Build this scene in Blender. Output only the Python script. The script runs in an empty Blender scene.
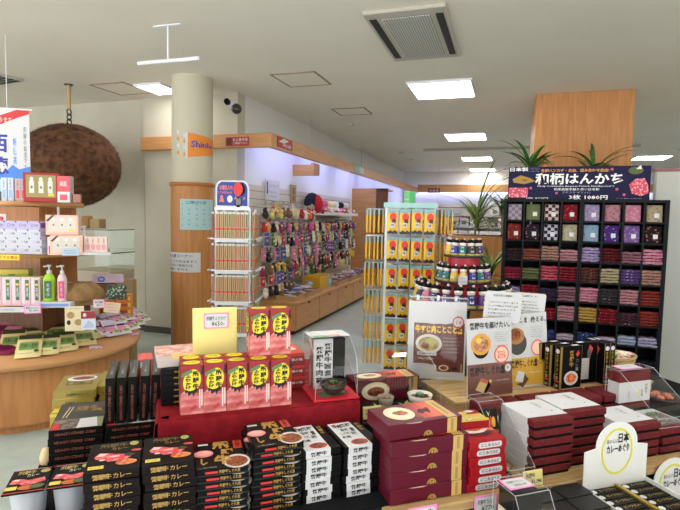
import bpy, math, random
from mathutils import Vector, Matrix
R_ = math.radians
sc = bpy.context.scene
col = sc.collection
random.seed(7)

# ------------------------------------------------------------------ camera
FPX = 512.0
EYE = Vector((0, 0, 1.5))
_yaw, _pit, _rol = R_(18.1), R_(4.07), R_(1.15)
FWD = Vector((-math.sin(_yaw)*math.cos(_pit), math.cos(_yaw)*math.cos(_pit), -math.sin(_pit)))
_r0 = Vector((math.cos(_yaw), math.sin(_yaw), 0)); _u0 = _r0.cross(FWD)
RGT = math.cos(_rol)*_r0 + math.sin(_rol)*_u0
UPV = RGT.cross(FWD)
cam = bpy.data.cameras.new('camera'); camo = bpy.data.objects.new('camera', cam); col.objects.link(camo)
cam.sensor_fit = 'HORIZONTAL'; cam.sensor_width = 36; cam.lens = 36*FPX/680; cam.clip_start = .02
m = Matrix((RGT, UPV, -FWD)).transposed().to_4x4(); m.translation = EYE
camo.matrix_world = m
sc.camera = camo
# ------------------------------------------------------------------ world, exposure, fixture strength
sc.view_settings.view_transform = 'Standard'; sc.view_settings.look = 'None'
sc.view_settings.gamma = 1; sc.view_settings.use_curve_mapping = False
sc.view_settings.exposure = -0.02
w = bpy.data.worlds.new('world'); sc.world = w; w.use_nodes = True
# added fill from behind the viewer: dim above, bright below to lift the ceiling
_n = w.node_tree.nodes; _tc = _n.new('ShaderNodeTexCoord'); _sx = _n.new('ShaderNodeSeparateXYZ'); _rp = _n.new('ShaderNodeValToRGB')
w.node_tree.links.new(_tc.outputs['Generated'], _sx.inputs[0]); w.node_tree.links.new(_sx.outputs['Z'], _rp.inputs[0]); w.node_tree.links.new(_rp.outputs[0], _n['Background'].inputs[0])
_rp.color_ramp.elements[0].color = (.97, .985, 1.0, 1); _rp.color_ramp.elements[0].position = 0.0
_rp.color_ramp.elements[1].color = (.26, .265, .27, 1); _rp.color_ramp.elements[1].position = .06
_n['Background'].inputs[1].default_value = 3.6
PANEL_EMIT = 18.0
COVE_EMIT = 26.0

# ------------------------------------------------------------------ picking places in the room
def ray(px, py): return FWD + RGT*((px-340)/FPX) + UPV*((255-py)/FPX)
def at_z(px, py, z): r = ray(px, py); return EYE + r*((z-1.5)/r.z)
def at_y(px, py, y): r = ray(px, py); return EYE + r*(y/r.y)
def at_x(px, py, x): r = ray(px, py); return EYE + r*(x/r.x)
def at_d(px, py, d): return EYE + ray(px, py)*d
TA = R_(37.0); CU, SU = math.cos(TA), math.sin(TA)
def T(u, v, z): return Vector((u*CU - v*SU, u*SU + v*CU, z))      # the sales table's own axes
def at_v(px, py, v):
    r = ray(px, py); return EYE + r*(v/(-r.x*SU + r.y*CU))
def to_uv(p): return (p.x*CU + p.y*SU, -p.x*SU + p.y*CU)

# ------------------------------------------------------------------ materials
def lin(c):
    o = []
    for x in c[:3]:
        x /= 255.0
        o.append(x/12.92 if x <= .04045 else ((x+.055)/1.055)**2.4)
    return (*o, 1.0)
MATS = {}
def M(name, c, rough=.5, metal=0.0, emit=0.0, kind=None, c2=None, scale=20.0, spec=.5, coat=0.0, stretch=(1, 1, 1), alpha=1.0, lo=.4, hi=.6):
    if name in MATS: return MATS[name]
    mt = bpy.data.materials.new(name); mt.use_nodes = True
    nt = mt.node_tree; b = nt.nodes['Principled BSDF']
    b.inputs['Base Color'].default_value = lin(c); b.inputs['Roughness'].default_value = rough
    b.inputs['Metallic'].default_value = metal; b.inputs['Specular IOR Level'].default_value = spec
    if coat: b.inputs['Coat Weight'].default_value = coat; b.inputs['Coat Roughness'].default_value = .15
    if emit:
        b.inputs['Emission Color'].default_value = lin(c); b.inputs['Emission Strength'].default_value = emit
    if kind:
        tc = nt.nodes.new('ShaderNodeTexCoord'); mp = nt.nodes.new('ShaderNodeMapping')
        nt.links.new(tc.outputs['Object'], mp.inputs[0]); mp.inputs['Scale'].default_value = stretch
        rp = nt.nodes.new('ShaderNodeValToRGB')
        rp.color_ramp.elements[0].color = lin(c); rp.color_ramp.elements[1].color = lin(c2 or c)
        rp.color_ramp.elements[0].position = lo; rp.color_ramp.elements[1].position = hi
        if kind == 'noise':
            t = nt.nodes.new('ShaderNodeTexNoise'); t.inputs['Scale'].default_value = scale; t.inputs['Detail'].default_value = 5; out = t.outputs['Fac']
        elif kind == 'spots':
            rp.color_ramp.elements[0].color, rp.color_ramp.elements[1].color = lin(c2 or c), lin(c)
            t = nt.nodes.new('ShaderNodeTexVoronoi'); t.inputs['Scale'].default_value = scale; out = t.outputs['Distance']
        elif kind == 'check':
            t = nt.nodes.new('ShaderNodeTexChecker'); t.inputs['Scale'].default_value = scale; out = t.outputs['Fac']
        elif kind == 'wave':
            t = nt.nodes.new('ShaderNodeTexWave'); t.inputs['Scale'].default_value = scale; t.inputs['Distortion'].default_value = 5; t.inputs['Detail'].default_value = 2; out = t.outputs['Fac']
        nt.links.new(mp.outputs[0], t.inputs['Vector']); nt.links.new(out, rp.inputs[0]); nt.links.new(rp.outputs[0], b.inputs['Base Color'])
    MATS[name] = mt
    return mt
def clear_plastic(name, tint=(1, 1, 1), edge=.4):
    mt = bpy.data.materials.new(name); mt.use_nodes = True; nt = mt.node_tree
    for n in list(nt.nodes): nt.nodes.remove(n)
    o = nt.nodes.new('ShaderNodeOutputMaterial'); mx = nt.nodes.new('ShaderNodeMixShader')
    tr = nt.nodes.new('ShaderNodeBsdfTransparent'); gl = nt.nodes.new('ShaderNodeBsdfGlossy'); lw0 = nt.nodes.new('ShaderNodeLayerWeight'); pw = nt.nodes.new('ShaderNodeMath'); pw.operation = 'POWER'; pw.inputs[1].default_value = 4
    lw = nt.nodes.new('ShaderNodeMath'); lw.operation = 'MULTIPLY_ADD'; lw.inputs[1].default_value = edge; lw.inputs[2].default_value = .035
    nt.links.new(lw0.outputs['Facing'], pw.inputs[0]); nt.links.new(pw.outputs[0], lw.inputs[0]); gl.inputs['Roughness'].default_value = .04; tr.inputs[0].default_value = (*tint, 1)
    nt.links.new(lw.outputs[0], mx.inputs[0]); nt.links.new(tr.outputs[0], mx.inputs[1]); nt.links.new(gl.outputs[0], mx.inputs[2]); nt.links.new(mx.outputs[0], o.inputs[0])
    return mt
def film(name, c, opacity, rough=.1):
    mt = bpy.data.materials.new(name); mt.use_nodes = True; nt = mt.node_tree; b = nt.nodes['Principled BSDF']
    b.inputs['Base Color'].default_value = lin(c); b.inputs['Roughness'].default_value = rough; b.inputs['Alpha'].default_value = opacity
    return mt

CEIL = M('ceiling_paint', (234, 228, 214), .9, kind='noise', c2=(230, 224, 209), scale=1.2)
WALLM = M('wall_paper', (196, 190, 172), .85, kind='noise', c2=(189, 183, 165), scale=3)
WALLW = M('white_wall', (226, 226, 222), .85)
FLOORM = M('vinyl_floor', (182, 195, 189), .28, kind='noise', c2=(172, 185, 179), scale=6, spec=.4)
WOOD = M('orange_wood', (194, 134, 76), .45, kind='noise', c2=(181, 120, 65), scale=5, stretch=(6, 6, .5))
WOODH = M('light_wood', (198, 146, 94), .45, kind='noise', c2=(188, 134, 82), scale=5, stretch=(.6, .6, 9))
WOODE = M('wood_edge', (178, 112, 56), .4)
PINE = M('pine_board', (194, 162, 112), .6, kind='noise', c2=(172, 138, 90), scale=8, stretch=(1, 14, 14))
DWOOD = M('brown_wood', (120, 76, 40), .5, kind='noise', c2=(104, 64, 32), scale=5, stretch=(6, 6, .6))
BLACK = M('black_card', (9, 8, 9), .45, spec=.14)
DBLACK = M('warm_black_card', (18, 11, 11), .45, spec=.14)
MATT = M('black_laminate', (13, 15, 20), .6, spec=.25)
CLOTHB = M('black_cloth', (20, 21, 24), .9, kind='noise', c2=(14, 15, 17), scale=60, spec=.2)
CLOTHR = M('red_cloth', (136, 12, 28), .8, kind='noise', c2=(120, 8, 22), scale=40, spec=.25)
WHITE = M('white_paper', (208, 209, 211), .6, spec=.3)
CREAM = M('cream_paper', (226, 218, 190), .6)
GREYP = M('grey_print', (120, 118, 116), .6)
INK = M('black_ink', (18, 16, 16), .6)
GOLD = M('gold_print', (178, 142, 66), .4, metal=.2)
GOLDF = M('gold_foil', (186, 160, 70), .3, metal=.55)
OLIVE = M('olive_gold_card', (148, 132, 62), .35, metal=.25)
LEMON = M('lemon_card', (222, 200, 84), .5)
REDP = M('red_print', (204, 40, 36), .5)
RED = M('red_card', (158, 14, 24), .4, spec=.3)
DRED = M('dark_red_card', (108, 28, 32), .6, kind='noise', c2=(92, 20, 26), scale=90, spec=.25)
MAROON = M('maroon_card', (92, 14, 36), .4, spec=.3)
ORANGE = M('orange_print', (224, 108, 50), .4)
ORED = M('red_orange_print', (196, 62, 44), .4)
YEL = M('yellow_print', (232, 214, 40), .45)
PYEL = M('pale_yellow_card', (236, 222, 140), .6)
PINKL = M('pink_print', (238, 140, 200), .5)
MEAT = M('meat_print', (196, 88, 90), .45, kind='noise', c2=(232, 160, 152), scale=22, lo=.42, hi=.66, stretch=(1, 1, 3.2))
MEATR = M('red_meat_print', (206, 54, 66), .4, kind='noise', c2=(240, 160, 160), scale=60, lo=.45, hi=.75)
BROWNF = M('stew_print', (92, 40, 20), .4, kind='noise', c2=(168, 92, 44), scale=110, lo=.4, hi=.65)
REDF = M('red_stew_print', (190, 60, 30), .4, kind='noise', c2=(226, 150, 90), scale=90)
GREENP = M('green_print', (70, 110, 50), .5)
DGREEN = M('dark_green_print', (54, 62, 34), .5)
PLATE = M('plate_print', (230, 214, 176), .4)
COWB = M('cow_print', (40, 14, 18), .5)
STEEL = M('steel', (170, 172, 174), .3, metal=.9)
WMETAL = M('white_metal', (226, 228, 232), .4)
SILV = M('silver_foil', (212, 215, 220), .3, spec=.5)
CLEAR = clear_plastic('clear_acrylic')
GLASS = clear_plastic('green_glass', (.95, .98, .965), .1)
EDGE = film('acrylic_edge', (225, 232, 235), .42)
POUCH = film('clear_pouch', (235, 238, 240), .22, .05)
LEAF = M('leaf', (70, 118, 50), .5, kind='noise', c2=(44, 84, 30), scale=9)
LEAFY = M('yellow_leaf', (140, 156, 84), .5)
LAMPM = M('lamp_panel', (252, 250, 247), .5, emit=PANEL_EMIT)
COVEM = M('cove_tube', (168, 180, 255), .5, emit=COVE_EMIT)

# ------------------------------------------------------------------ mesh builder
_TX = {}
def glyphs(s, bold=0.0):
    k = (s, bold)
    if k not in _TX:
        cu = bpy.data.curves.new('lettering', 'FONT'); cu.body = s; cu.resolution_u = 1; cu.offset = bold*.5
        o = bpy.data.objects.new('lettering', cu); col.objects.link(o); bpy.context.view_layer.update()
        me = bpy.data.meshes.new_from_object(o.evaluated_get(bpy.context.evaluated_depsgraph_get()))
        vs = [(p.co.x, p.co.y) for p in me.vertices]; fs = [tuple(p.vertices) for p in me.polygons]
        bpy.data.objects.remove(o); bpy.data.curves.remove(cu); bpy.data.meshes.remove(me)
        x0 = min(v[0] for v in vs); x1 = max(v[0] for v in vs); y0 = min(v[1] for v in vs); y1 = max(v[1] for v in vs)
        a = sum((vs[f[0]][0]*vs[f[1]][1]-vs[f[1]][0]*vs[f[0]][1])+(vs[f[1]][0]*vs[f[2]][1]-vs[f[2]][0]*vs[f[1]][1])+(vs[f[2]][0]*vs[f[0]][1]-vs[f[0]][0]*vs[f[2]][1]) for f in fs)
        if a < 0: fs = [f[::-1] for f in fs]
        _TX[k] = ([((x-x0)/max(x1-x0, 1e-6), (y-y0)/max(y1-y0, 1e-6)) for x, y in vs], fs, (x1-x0)/max(y1-y0, 1e-6))
    return _TX[k]

class MB:
    def __init__(s): s.v = []; s.f = []; s.mi = []; s.mats = []; s.sm = []
    def add(s, vs, fs, mat, smooth=False):
        if mat not in s.mats: s.mats.append(mat)
        k = s.mats.index(mat); n = len(s.v)
        s.v += [tuple(v) for v in vs]
        for f in fs: s.f.append(tuple(i+n for i in f)); s.mi.append(k); s.sm.append(smooth)
        return s
    def box(s, x0, y0, z0, x1, y1, z1, mat, b=0.0):
        if b <= 0:
            vs = [(x0, y0, z0), (x1, y0, z0), (x1, y1, z0), (x0, y1, z0), (x0, y0, z1), (x1, y0, z1), (x1, y1, z1), (x0, y1, z1)]
            return s.add(vs, [(3, 2, 1, 0), (4, 5, 6, 7), (0, 1, 5, 4), (1, 2, 6, 5), (2, 3, 7, 6), (3, 0, 4, 7)], mat)
        vs = []; idx = {}
        X = (x0, x1); Y = (y0, y1); Z = (z0, z1)
        for i in (0, 1):
            for j in (0, 1):
                for k in (0, 1):
                    ex = b if i == 0 else -b; ey = b if j == 0 else -b; ez = b if k == 0 else -b
                    idx[i, j, k, 0] = len(vs); vs.append((X[i], Y[j]+ey, Z[k]+ez))
                    idx[i, j, k, 1] = len(vs); vs.append((X[i]+ex, Y[j], Z[k]+ez))
                    idx[i, j, k, 2] = len(vs); vs.append((X[i]+ex, Y[j]+ey, Z[k]))
        fs = []
        for i in (0, 1):
            a = [idx[i, 0, 0, 0], idx[i, 1, 0, 0], idx[i, 1, 1, 0], idx[i, 0, 1, 0]]; fs.append(a if i else a[::-1])
            a = [idx[0, i, 0, 1], idx[0, i, 1, 1], idx[1, i, 1, 1], idx[1, i, 0, 1]]; fs.append(a if i else a[::-1])
            a = [idx[0, 0, i, 2], idx[1, 0, i, 2], idx[1, 1, i, 2], idx[0, 1, i, 2]]; fs.append(a if i else a[::-1])
        for i in (0, 1):
            for j in (0, 1):
                fl = (i == j)
                a = [idx[i, j, 0, 0], idx[i, j, 1, 0], idx[i, j, 1, 1], idx[i, j, 0, 1]]; fs.append(a[::-1] if fl else a)
                a = [idx[i, 0, j, 0], idx[i, 1, j, 0], idx[i, 1, j, 2], idx[i, 0, j, 2]]; fs.append(a if fl else a[::-1])
                a = [idx[0, i, j, 1], idx[1, i, j, 1], idx[1, i, j, 2], idx[0, i, j, 2]]; fs.append(a[::-1] if fl else a)
                for k in (0, 1):
                    a = [idx[i, j, k, 0], idx[i, j, k, 1], idx[i, j, k, 2]]
                    fs.append(a if (i+j+k) % 2 else a[::-1])
        return s.add(vs, fs, mat)
    def cbox(s, w, d, h, mat, b=0.0, z0=0.0):
        return s.box(-w/2, -d/2, z0, w/2, d/2, z0+h, mat, b)
    def poly(s, pts, mat): return s.add(pts, [tuple(range(len(pts)))], mat)
    def cyl(s, p0, p1, r0, r1, mat, n=16, caps=True, smooth=True):
        p0 = Vector(p0); p1 = Vector(p1); ax = (p1-p0).normalized()
        a = ax.orthogonal().normalized(); b = ax.cross(a)
        vs = []
        for p, r in ((p0, r0), (p1, r1)):
            for i in range(n):
                t = 2*math.pi*i/n; vs.append(p + (a*math.cos(t)+b*math.sin(t))*r)
        s.add(vs, [(i, (i+1) % n, n+(i+1) % n, n+i) for i in range(n)], mat, smooth)
        if caps: s.add(vs[:n][::-1], [tuple(range(n))], mat); s.add(vs[n:], [tuple(range(n))], mat)
        return s
    def lathe(s, prof, mat, n=20, o=(0, 0, 0), smooth=True, sx=1, sy=1):
        vs = []; fs = []
        for r, z in prof:
            for i in range(n):
                t = 2*math.pi*i/n; vs.append((o[0]+r*math.cos(t)*sx, o[1]+r*math.sin(t)*sy, o[2]+z))
        for j in range(len(prof)-1):
            for i in range(n):
                k = (i+1) % n; fs.append((j*n+i, j*n+k, (j+1)*n+k, (j+1)*n+i))
        return s.add(vs, fs, mat, smooth)
    def ball(s, c, r, mat, n=10, sz=1.0, sx=1.0, sy=1.0):
        k = max(4, n//2)
        prof = [(r*math.sin(math.pi*j/k)+1e-5, -r*sz*math.cos(math.pi*j/k)) for j in range(k+1)]
        return s.lathe(prof, mat, n, c, True, sx, sy)
    def tube(s, pts, r, mat, n=6):
        pts = [Vector(p) for p in pts]
        for a, b in zip(pts, pts[1:]): s.cyl(a, b, r, r, mat, n)
        return s
    def bar(s, p0, p1, r, mat, n=6): return s.cyl(p0, p1, r, r, mat, n)
    def build(s, name, parent=None, loc=None, rot=None):
        me = bpy.data.meshes.new(name); me.from_pydata(s.v, [], s.f)
        for mt in s.mats: me.materials.append(mt)
        me.polygons.foreach_set('material_index', s.mi); me.polygons.foreach_set('use_smooth', s.sm); me.update()
        o = bpy.data.objects.new(name, me); col.objects.link(o)
        if parent: o.parent = parent
        if loc is not None: o.location = loc
        if rot is not None: o.rotation_euler = rot
        return o

class Face:
    """A flat face of a thing to print on: o corner, ux / uy edge directions, w / h size; positions run 0..1."""
    def __init__(s, mb, o, ux, uy, w, h):
        s.mb = mb; s.o = Vector(o); s.ux = Vector(ux); s.uy = Vector(uy); s.n = s.ux.cross(s.uy); s.w = w; s.h = h
    def p(s, x, y, l): return s.o + s.ux*(x*s.w) + s.uy*(y*s.h) + s.n*(.0005*l)
    def rect(s, x0, y0, x1, y1, mat, l=1):
        s.mb.poly([s.p(x0, y0, l), s.p(x1, y0, l), s.p(x1, y1, l), s.p(x0, y1, l)], mat); return s
    def poly(s, pts, mat, l=1): s.mb.poly([s.p(x, y, l) for x, y in pts], mat); return s
    def ell(s, cx, cy, rx, ry, mat, l=1, n=20, rot=0):
        pts = []
        for i in range(n):
            t = 2*math.pi*i/n; a = rx*math.cos(t); b = ry*math.sin(t)
            pts.append(s.p(cx+a*math.cos(rot)-b*math.sin(rot), cy+a*math.sin(rot)+b*math.cos(rot), l))
        s.mb.poly(pts, mat); return s
    def ring(s, cx, cy, rx, ry, t, mat, l=1, n=28):
        a = [s.p(cx+rx*math.cos(2*math.pi*i/n), cy+ry*math.sin(2*math.pi*i/n), l) for i in range(n)]
        b = [s.p(cx+(rx-t)*math.cos(2*math.pi*i/n), cy+(ry-t*rx*0-t*s.w/s.h)*math.sin(2*math.pi*i/n), l) for i in range(n)]
        s.mb.add(a+b, [(i, (i+1) % n, n+(i+1) % n, n+i) for i in range(n)], mat); return s
    def rrect(s, x0, y0, x1, y1, r, mat, l=1):
        rx = r; ry = r*s.w/s.h; pts = []
        for cx, cy, a0 in ((x1-rx, y0+ry, -90), (x1-rx, y1-ry, 0), (x0+rx, y1-ry, 90), (x0+rx, y0+ry, 180)):
            for k in range(4):
                t = R_(a0+30*k); pts.append(s.p(cx+rx*math.cos(t), cy+ry*math.sin(t), l))
        s.mb.poly(pts, mat); return s
    def txt(s, t, x0, y0, x1, y1, mat, l=2, bold=.02, keep=False):
        g, fs, asp = glyphs(t, bold)
        if keep:
            W = (x1-x0)*s.w; H = (y1-y0)*s.h
            if W/H > asp: dx = H*asp/s.w; c = (x0+x1)/2; x0, x1 = c-dx/2, c+dx/2
            else: dy = W/asp/s.h; c = (y0+y1)/2; y0, y1 = c-dy/2, c+dy/2
        s.mb.add([s.p(x0+(x1-x0)*a, y0+(y1-y0)*b, l) for a, b in g], fs, mat); return s
    def vtxt(s, t, x0, y0, x1, y1, mat, l=2, bold=.02):
        n = len(t); st = (y1-y0)/n
        for i, ch in enumerate(t):
            s.txt(ch, x0, y1-(i+.94)*st, x1, y1-(i+.06)*st, mat, l, bold)
        return s
    def lines(s, x0, y0, x1, y1, n, mat, l=2, fill=.45, seed=1):
        rr = random.Random(seed); st = (y1-y0)/n
        for i in range(n):
            yb = y0+i*st; s.txt(rr.choice(LOREM), x0, yb+st*(1-fill)/2, x0+(x1-x0)*rr.uniform(.75, 1), yb+st*(1+fill)/2, mat, l, .01)
        return s
LOREM = ['飛騨の味をご家庭でどうぞ', 'じっくり煮込んだ牛肉の旨み', 'ごはんによく合う一品です', 'お土産にぜひどうぞ']

def faces(mb, w, d, h):
    return dict(front=Face(mb, (-w/2, -d/2, 0), (1, 0, 0), (0, 0, 1), w, h), top=Face(mb, (-w/2, -d/2, h), (1, 0, 0), (0, 1, 0), w, d),
                left=Face(mb, (-w/2, d/2, 0), (0, -1, 0), (0, 0, 1), d, h), right=Face(mb, (w/2, -d/2, 0), (0, 1, 0), (0, 0, 1), d, h),
                back=Face(mb, (w/2, d/2, 0), (-1, 0, 0), (0, 0, 1), w, h))

# ------------------------------------------------------------------ things
def tag(o, label, cat, group=None, kind=None):
    if label: o['label'] = label
    if cat: o['category'] = cat
    if group: o['group'] = group
    if kind: o['kind'] = kind
    return o
def empty(name, loc, rz=0.0, label=None, cat=None, group=None, rx=0.0, ry=0.0):
    o = bpy.data.objects.new(name, None); col.objects.link(o); o.location = loc; o.rotation_euler = (rx, ry, rz); o.empty_display_size = .05
    return tag(o, label, cat, group)
def struct(mb, name): return tag(mb.build(name), None, None, None, 'structure')
def dup(o, loc, rz, label=None, group=None, rx=0.0, ry=0.0):
    c = o.copy(); col.objects.link(c); c.location = loc; c.rotation_euler = (rx, ry, rz)
    if label: c['label'] = label
    if group: c['group'] = group
    for ch in KIDS.get(o.name, []):
        k = ch.copy(); col.objects.link(k); k.parent = c
        for g in KIDS.get(ch.name, []):
            q = g.copy(); col.objects.link(q); q.parent = k
    return c
KIDS = {}
def part(mb, name, parent, loc=None, rot=None):
    o = mb.build(name, parent, loc, rot); KIDS.setdefault(parent.name, []).append(o); return o
class Proto:
    """One kind of thing: the first placing uses the original, later ones copy it with its parts."""
    every = []
    def __init__(s, o, cat): s.o = o; s.used = False; s.cat = cat; Proto.every.append(s)
    def put(s, loc, rz, label, group=None, rx=0.0, ry=0.0):
        if not s.used:
            s.used = True; o = s.o; o.location = loc; o.rotation_euler = (rx, ry, rz); tag(o, label, s.cat, group); return o
        o = dup(s.o, loc, rz, label, group, rx, ry)
        if group is None and 'group' in o: del o['group']
        return o
ORD = ['first', 'second', 'third', 'fourth', 'fifth', 'sixth', 'seventh', 'eighth', 'ninth', 'tenth', 'eleventh', 'twelfth', 'thirteenth', 'fourteenth', 'fifteenth', 'sixteenth', 'seventeenth', 'eighteenth', 'nineteenth', 'twentieth']
ORD += ['twenty-'+o for o in ORD[:9]] + ['thirtieth'] + ['thirty-'+o for o in ORD[:9]] + ['fortieth'] + ['forty-'+o for o in ORD[:9]]
def nth_down(i, n):
    return 'topmost' if i == 0 else ('lowest' if i == n-1 else ORD[i]+' from the top')
def stack(pr, u, v, z, w, d, h, n, what, group, ju=.003, jr=1.2, seed=1, ang=0.0):
    """n like boxes piled up from height z: front corner at (u, v) on the table's axes."""
    rr = random.Random(seed); out = []
    for k in range(n):
        i = n-1-k
        c = T(u+w/2+rr.uniform(-ju, ju), v+d/2+rr.uniform(-ju, ju), z+k*h)
        out.append(pr.put(c, TA+R_(ang+rr.uniform(-jr, jr)), what % nth_down(i, n), group))
    return out
# ================================================================== the room
CZ = 2.95
b = MB(); b.box(-9, -1.2, -.1, 7, 16, 0, FLOORM); struct(b, 'floor')
b = MB(); b.box(-9, -2.2, CZ, 7, 16, CZ+.1, CEIL); struct(b, 'ceiling')
b = MB(); b.box(-9, 5.48, 0, -4.4, 5.6, CZ, WALLM); struct(b, 'wall_front')
b = MB(); b.box(-4.4, 5.42, 0, -3.07, 5.6, CZ, WALLM)
for x in (-4.39, -3.62): b.box(x, 5.415, .1, x+.012, 5.421, 2.28, M('wall_seam', (170, 165, 148), .8))
struct(b, 'wall_panel')
b = MB(); b.box(-3.2, 5.6, 0, -3.07, 15.5, CZ, WALLW); struct(b, 'wall_aisle')
b = MB(); b.box(-3.2, 15.5, 0, 7, 15.6, CZ, WALLW); struct(b, 'wall_back')
b = MB(); b.box(6.9, -1.2, 0, 7, 15.5, CZ, WALLM); struct(b, 'wall_right')
b = MB(); b.box(-9, 2.0, 0, -8.9, 5.48, CZ, WALLM); struct(b, 'wall_left')
BASEM = M('dark_baseboard', (70, 62, 54), .5)
b = MB(); b.box(-8.9, 5.46, 0, -4.4, 5.48, .08, BASEM); struct(b, 'baseboard_front')
b = MB(); b.box(-4.4, 5.4, 0, -3.07, 5.42, .08, BASEM); struct(b, 'baseboard_panel')
# cove band of light wood with its tubes behind
b = MB(); b.box(-4.4, 5.36, 2.30, -2.6, 5.42, 2.46, WOODH, .004); b.box(-2.66, 5.42, 2.30, -2.6, 15.3, 2.46, WOODH)
b.box(-3.07, 5.42, 2.455, -2.66, 15.3, 2.46, WALLW); struct(b, 'trim_1')
b = MB(); b.box(-2.6, 15.24, 2.33, 6.9, 15.3, 2.55, WOODH); struct(b, 'trim_2')
for i in range(6):
    y = 5.7+i*1.6
    t = empty('cove_lamp', (-2.72, y+.7, 2.33), 0, 'slim fluorescent tube hidden behind the wooden cove band, %s from the cove corner' % ORD[i], 'lamp', 'tubes behind the aisle cove band')
    b = MB(); b.bar((0, -.66, .06), (0, .66, .06), .014, COVEM, 8); part(b, 'tube', t)
    b = MB(); b.box(-.02, -.7, .076, .03, .7, .12, WMETAL); part(b, 'batten', t)
for i in range(5):
    x = -2+i*1.75
    t = empty('cove_lamp', (x, 15.36, 2.33), R_(90), 'slim fluorescent tube behind the band on the far wall, %s from the aisle corner' % ORD[i], 'lamp', 'tubes behind the far cove band')
    b = MB(); b.bar((0, -.8, .06), (0, .8, .06), .014, COVEM, 8); part(b, 'tube', t)
    b = MB(); b.box(-.03, -.84, .076, .02, .84, .12, WMETAL); part(b, 'batten', t)
# board across the cove and tall end cabinet
b = MB(); b.box(-3.07, 7.05, 2.12, -2.66, 7.1, 2.28, WOODH, .004); b.box(-2.7, 6.85, 2.12, -2.66, 7.05, 2.28, WOODH)
tag(b.build('divider_board'), 'short wooden divider board under the cove band above the charm wall', 'board')
t = empty('end_cabinet', (-2.68, 10.3, 0), 0, 'tall light wooden cabinet standing at the far end of the aisle counter', 'cabinet')
b = MB(); b.box(-.39, -.2, 0, .12, .3, 2.12, WOODH, .005); part(b, 'body', t)
b = MB(); b.box(.12, -.2, .5, .36, -.17, 2.12, DWOOD)
for z in (.6, 1.1, 1.6, 2.08): b.box(.12, -.2, z, .36, .3, z+.03, WOODH)
part(b, 'shelf', t)
# round column
CC = at_d(192.5, 200, 5.52); CX, CY = CC.x, CC.y; CR = .213
COLM = M('column_paint', (196, 190, 168), .7)
b = MB(); b.cyl((CX, CY, 0), (CX, CY, CZ), CR, CR, COLM, 48, False); struct(b, 'column')
b = MB(); b.cyl((CX, CY, 0), (CX, CY, 1.83), CR+.012, CR+.012, WOOD, 48, True); b.lathe([(CR+.012, 1.81), (CR+.026, 1.81), (CR+.026, 1.845), (CR, 1.845)], WOODE, 48, (CX, CY, 0)); struct(b, 'column_trim')
TOCAM = math.atan2(-CY, -CX)
def on_column(name, px0, px1, z0, z1, R, mat, label, cat, draw=None, n=10):
    """a sheet stuck round the column between two picture columns"""
    f0 = math.asin(max(-1, min(1, (px0-192.5)/20.9))); f1 = math.asin(max(-1, min(1, (px1-192.5)/20.9)))
    def P(x, y, l=0):
        a = TOCAM + f0+(f1-f0)*x; r = R+.0006*l
        return (CX+r*math.cos(a), CY+r*math.sin(a), z0+(z1-z0)*y)
    mb = MB(); vs = [P(i/n, j) for j in (0, 1) for i in range(n+1)]
    mb.add(vs, [(i, i+1, n+2+i, n+1+i) for i in range(n)], mat, True)
    vs = [P(i/n, j, -3) for j in (0, 1) for i in range(n+1)]; mb.add(vs, [(n+1+i, n+2+i, i+1, i) for i in range(n)], mat, True)
    if draw: draw(mb, P)
    return tag(mb.build(name), label, cat)
def col_txt(mb, P, s, x0, y0, x1, y1, mat, bold=.02):
    g, fs, _ = glyphs(s, bold); mb.add([P(x0+(x1-x0)*a, y0+(y1-y0)*c, 3) for a, c in g], fs, mat)
def zc(py): return at_d(192.5, py, 5.31).z
def draw_map(mb, P):
    for k in range(5): mb.add([P(.05+.2*i, .12+.17*k+.04*((i*3+k) % 2), 2) for i in range(5)]+[P(.05+.2*i, .17+.17*k+.04*((i*3+k) % 2), 2) for i in range(5)], [(i, i+1, 6+i, 5+i) for i in range(4)], M('map_blue', (130, 178, 196), .5))
    col_txt(mb, P, 'ご案内図', .15, .84, .7, .94, M('map_ink', (70, 110, 140), .5))
on_column('map_poster', 181, 211.5, zc(230), zc(199), CR+.016, M('pale_teal', (172, 204, 204), .5), 'pale blue map poster wrapped on the wooden part of the round column', 'poster', draw_map)
def draw_note(mb, P):
    col_txt(mb, P, 'お土産コーナー', .04, .74, .8, .92, M('note_blue', (40, 60, 140), .6))
    for k, s in enumerate(('ここより先はあるく', 'できない場合には', '販売しません')): col_txt(mb, P, s, .06, .48-.2*k, .9-.1*k, .62-.2*k, INK, .01)
on_column('notice_sheet', 171.8, 200, zc(273), zc(253), CR+.016, WHITE, 'white notice sheet with handwritten lines on the wooden column', 'sign', draw_note)
def draw_pen(mb, P):
    col_txt(mb, P, 'Shinho', .14, .40, .84, .70, M('pennant_blue', (40, 70, 160), .5), .05)
    mb.poly([P(.2, .26, 2), P(.9, .34, 2), P(.9, .42, 2), P(.2, .36, 2)], M('pennant_blue', (40, 70, 160), .5))
    mb.poly([P(0, 0, 2), P(.06, 0, 2), P(.06, 1, 2), P(0, 1, 2)], WHITE)
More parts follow.
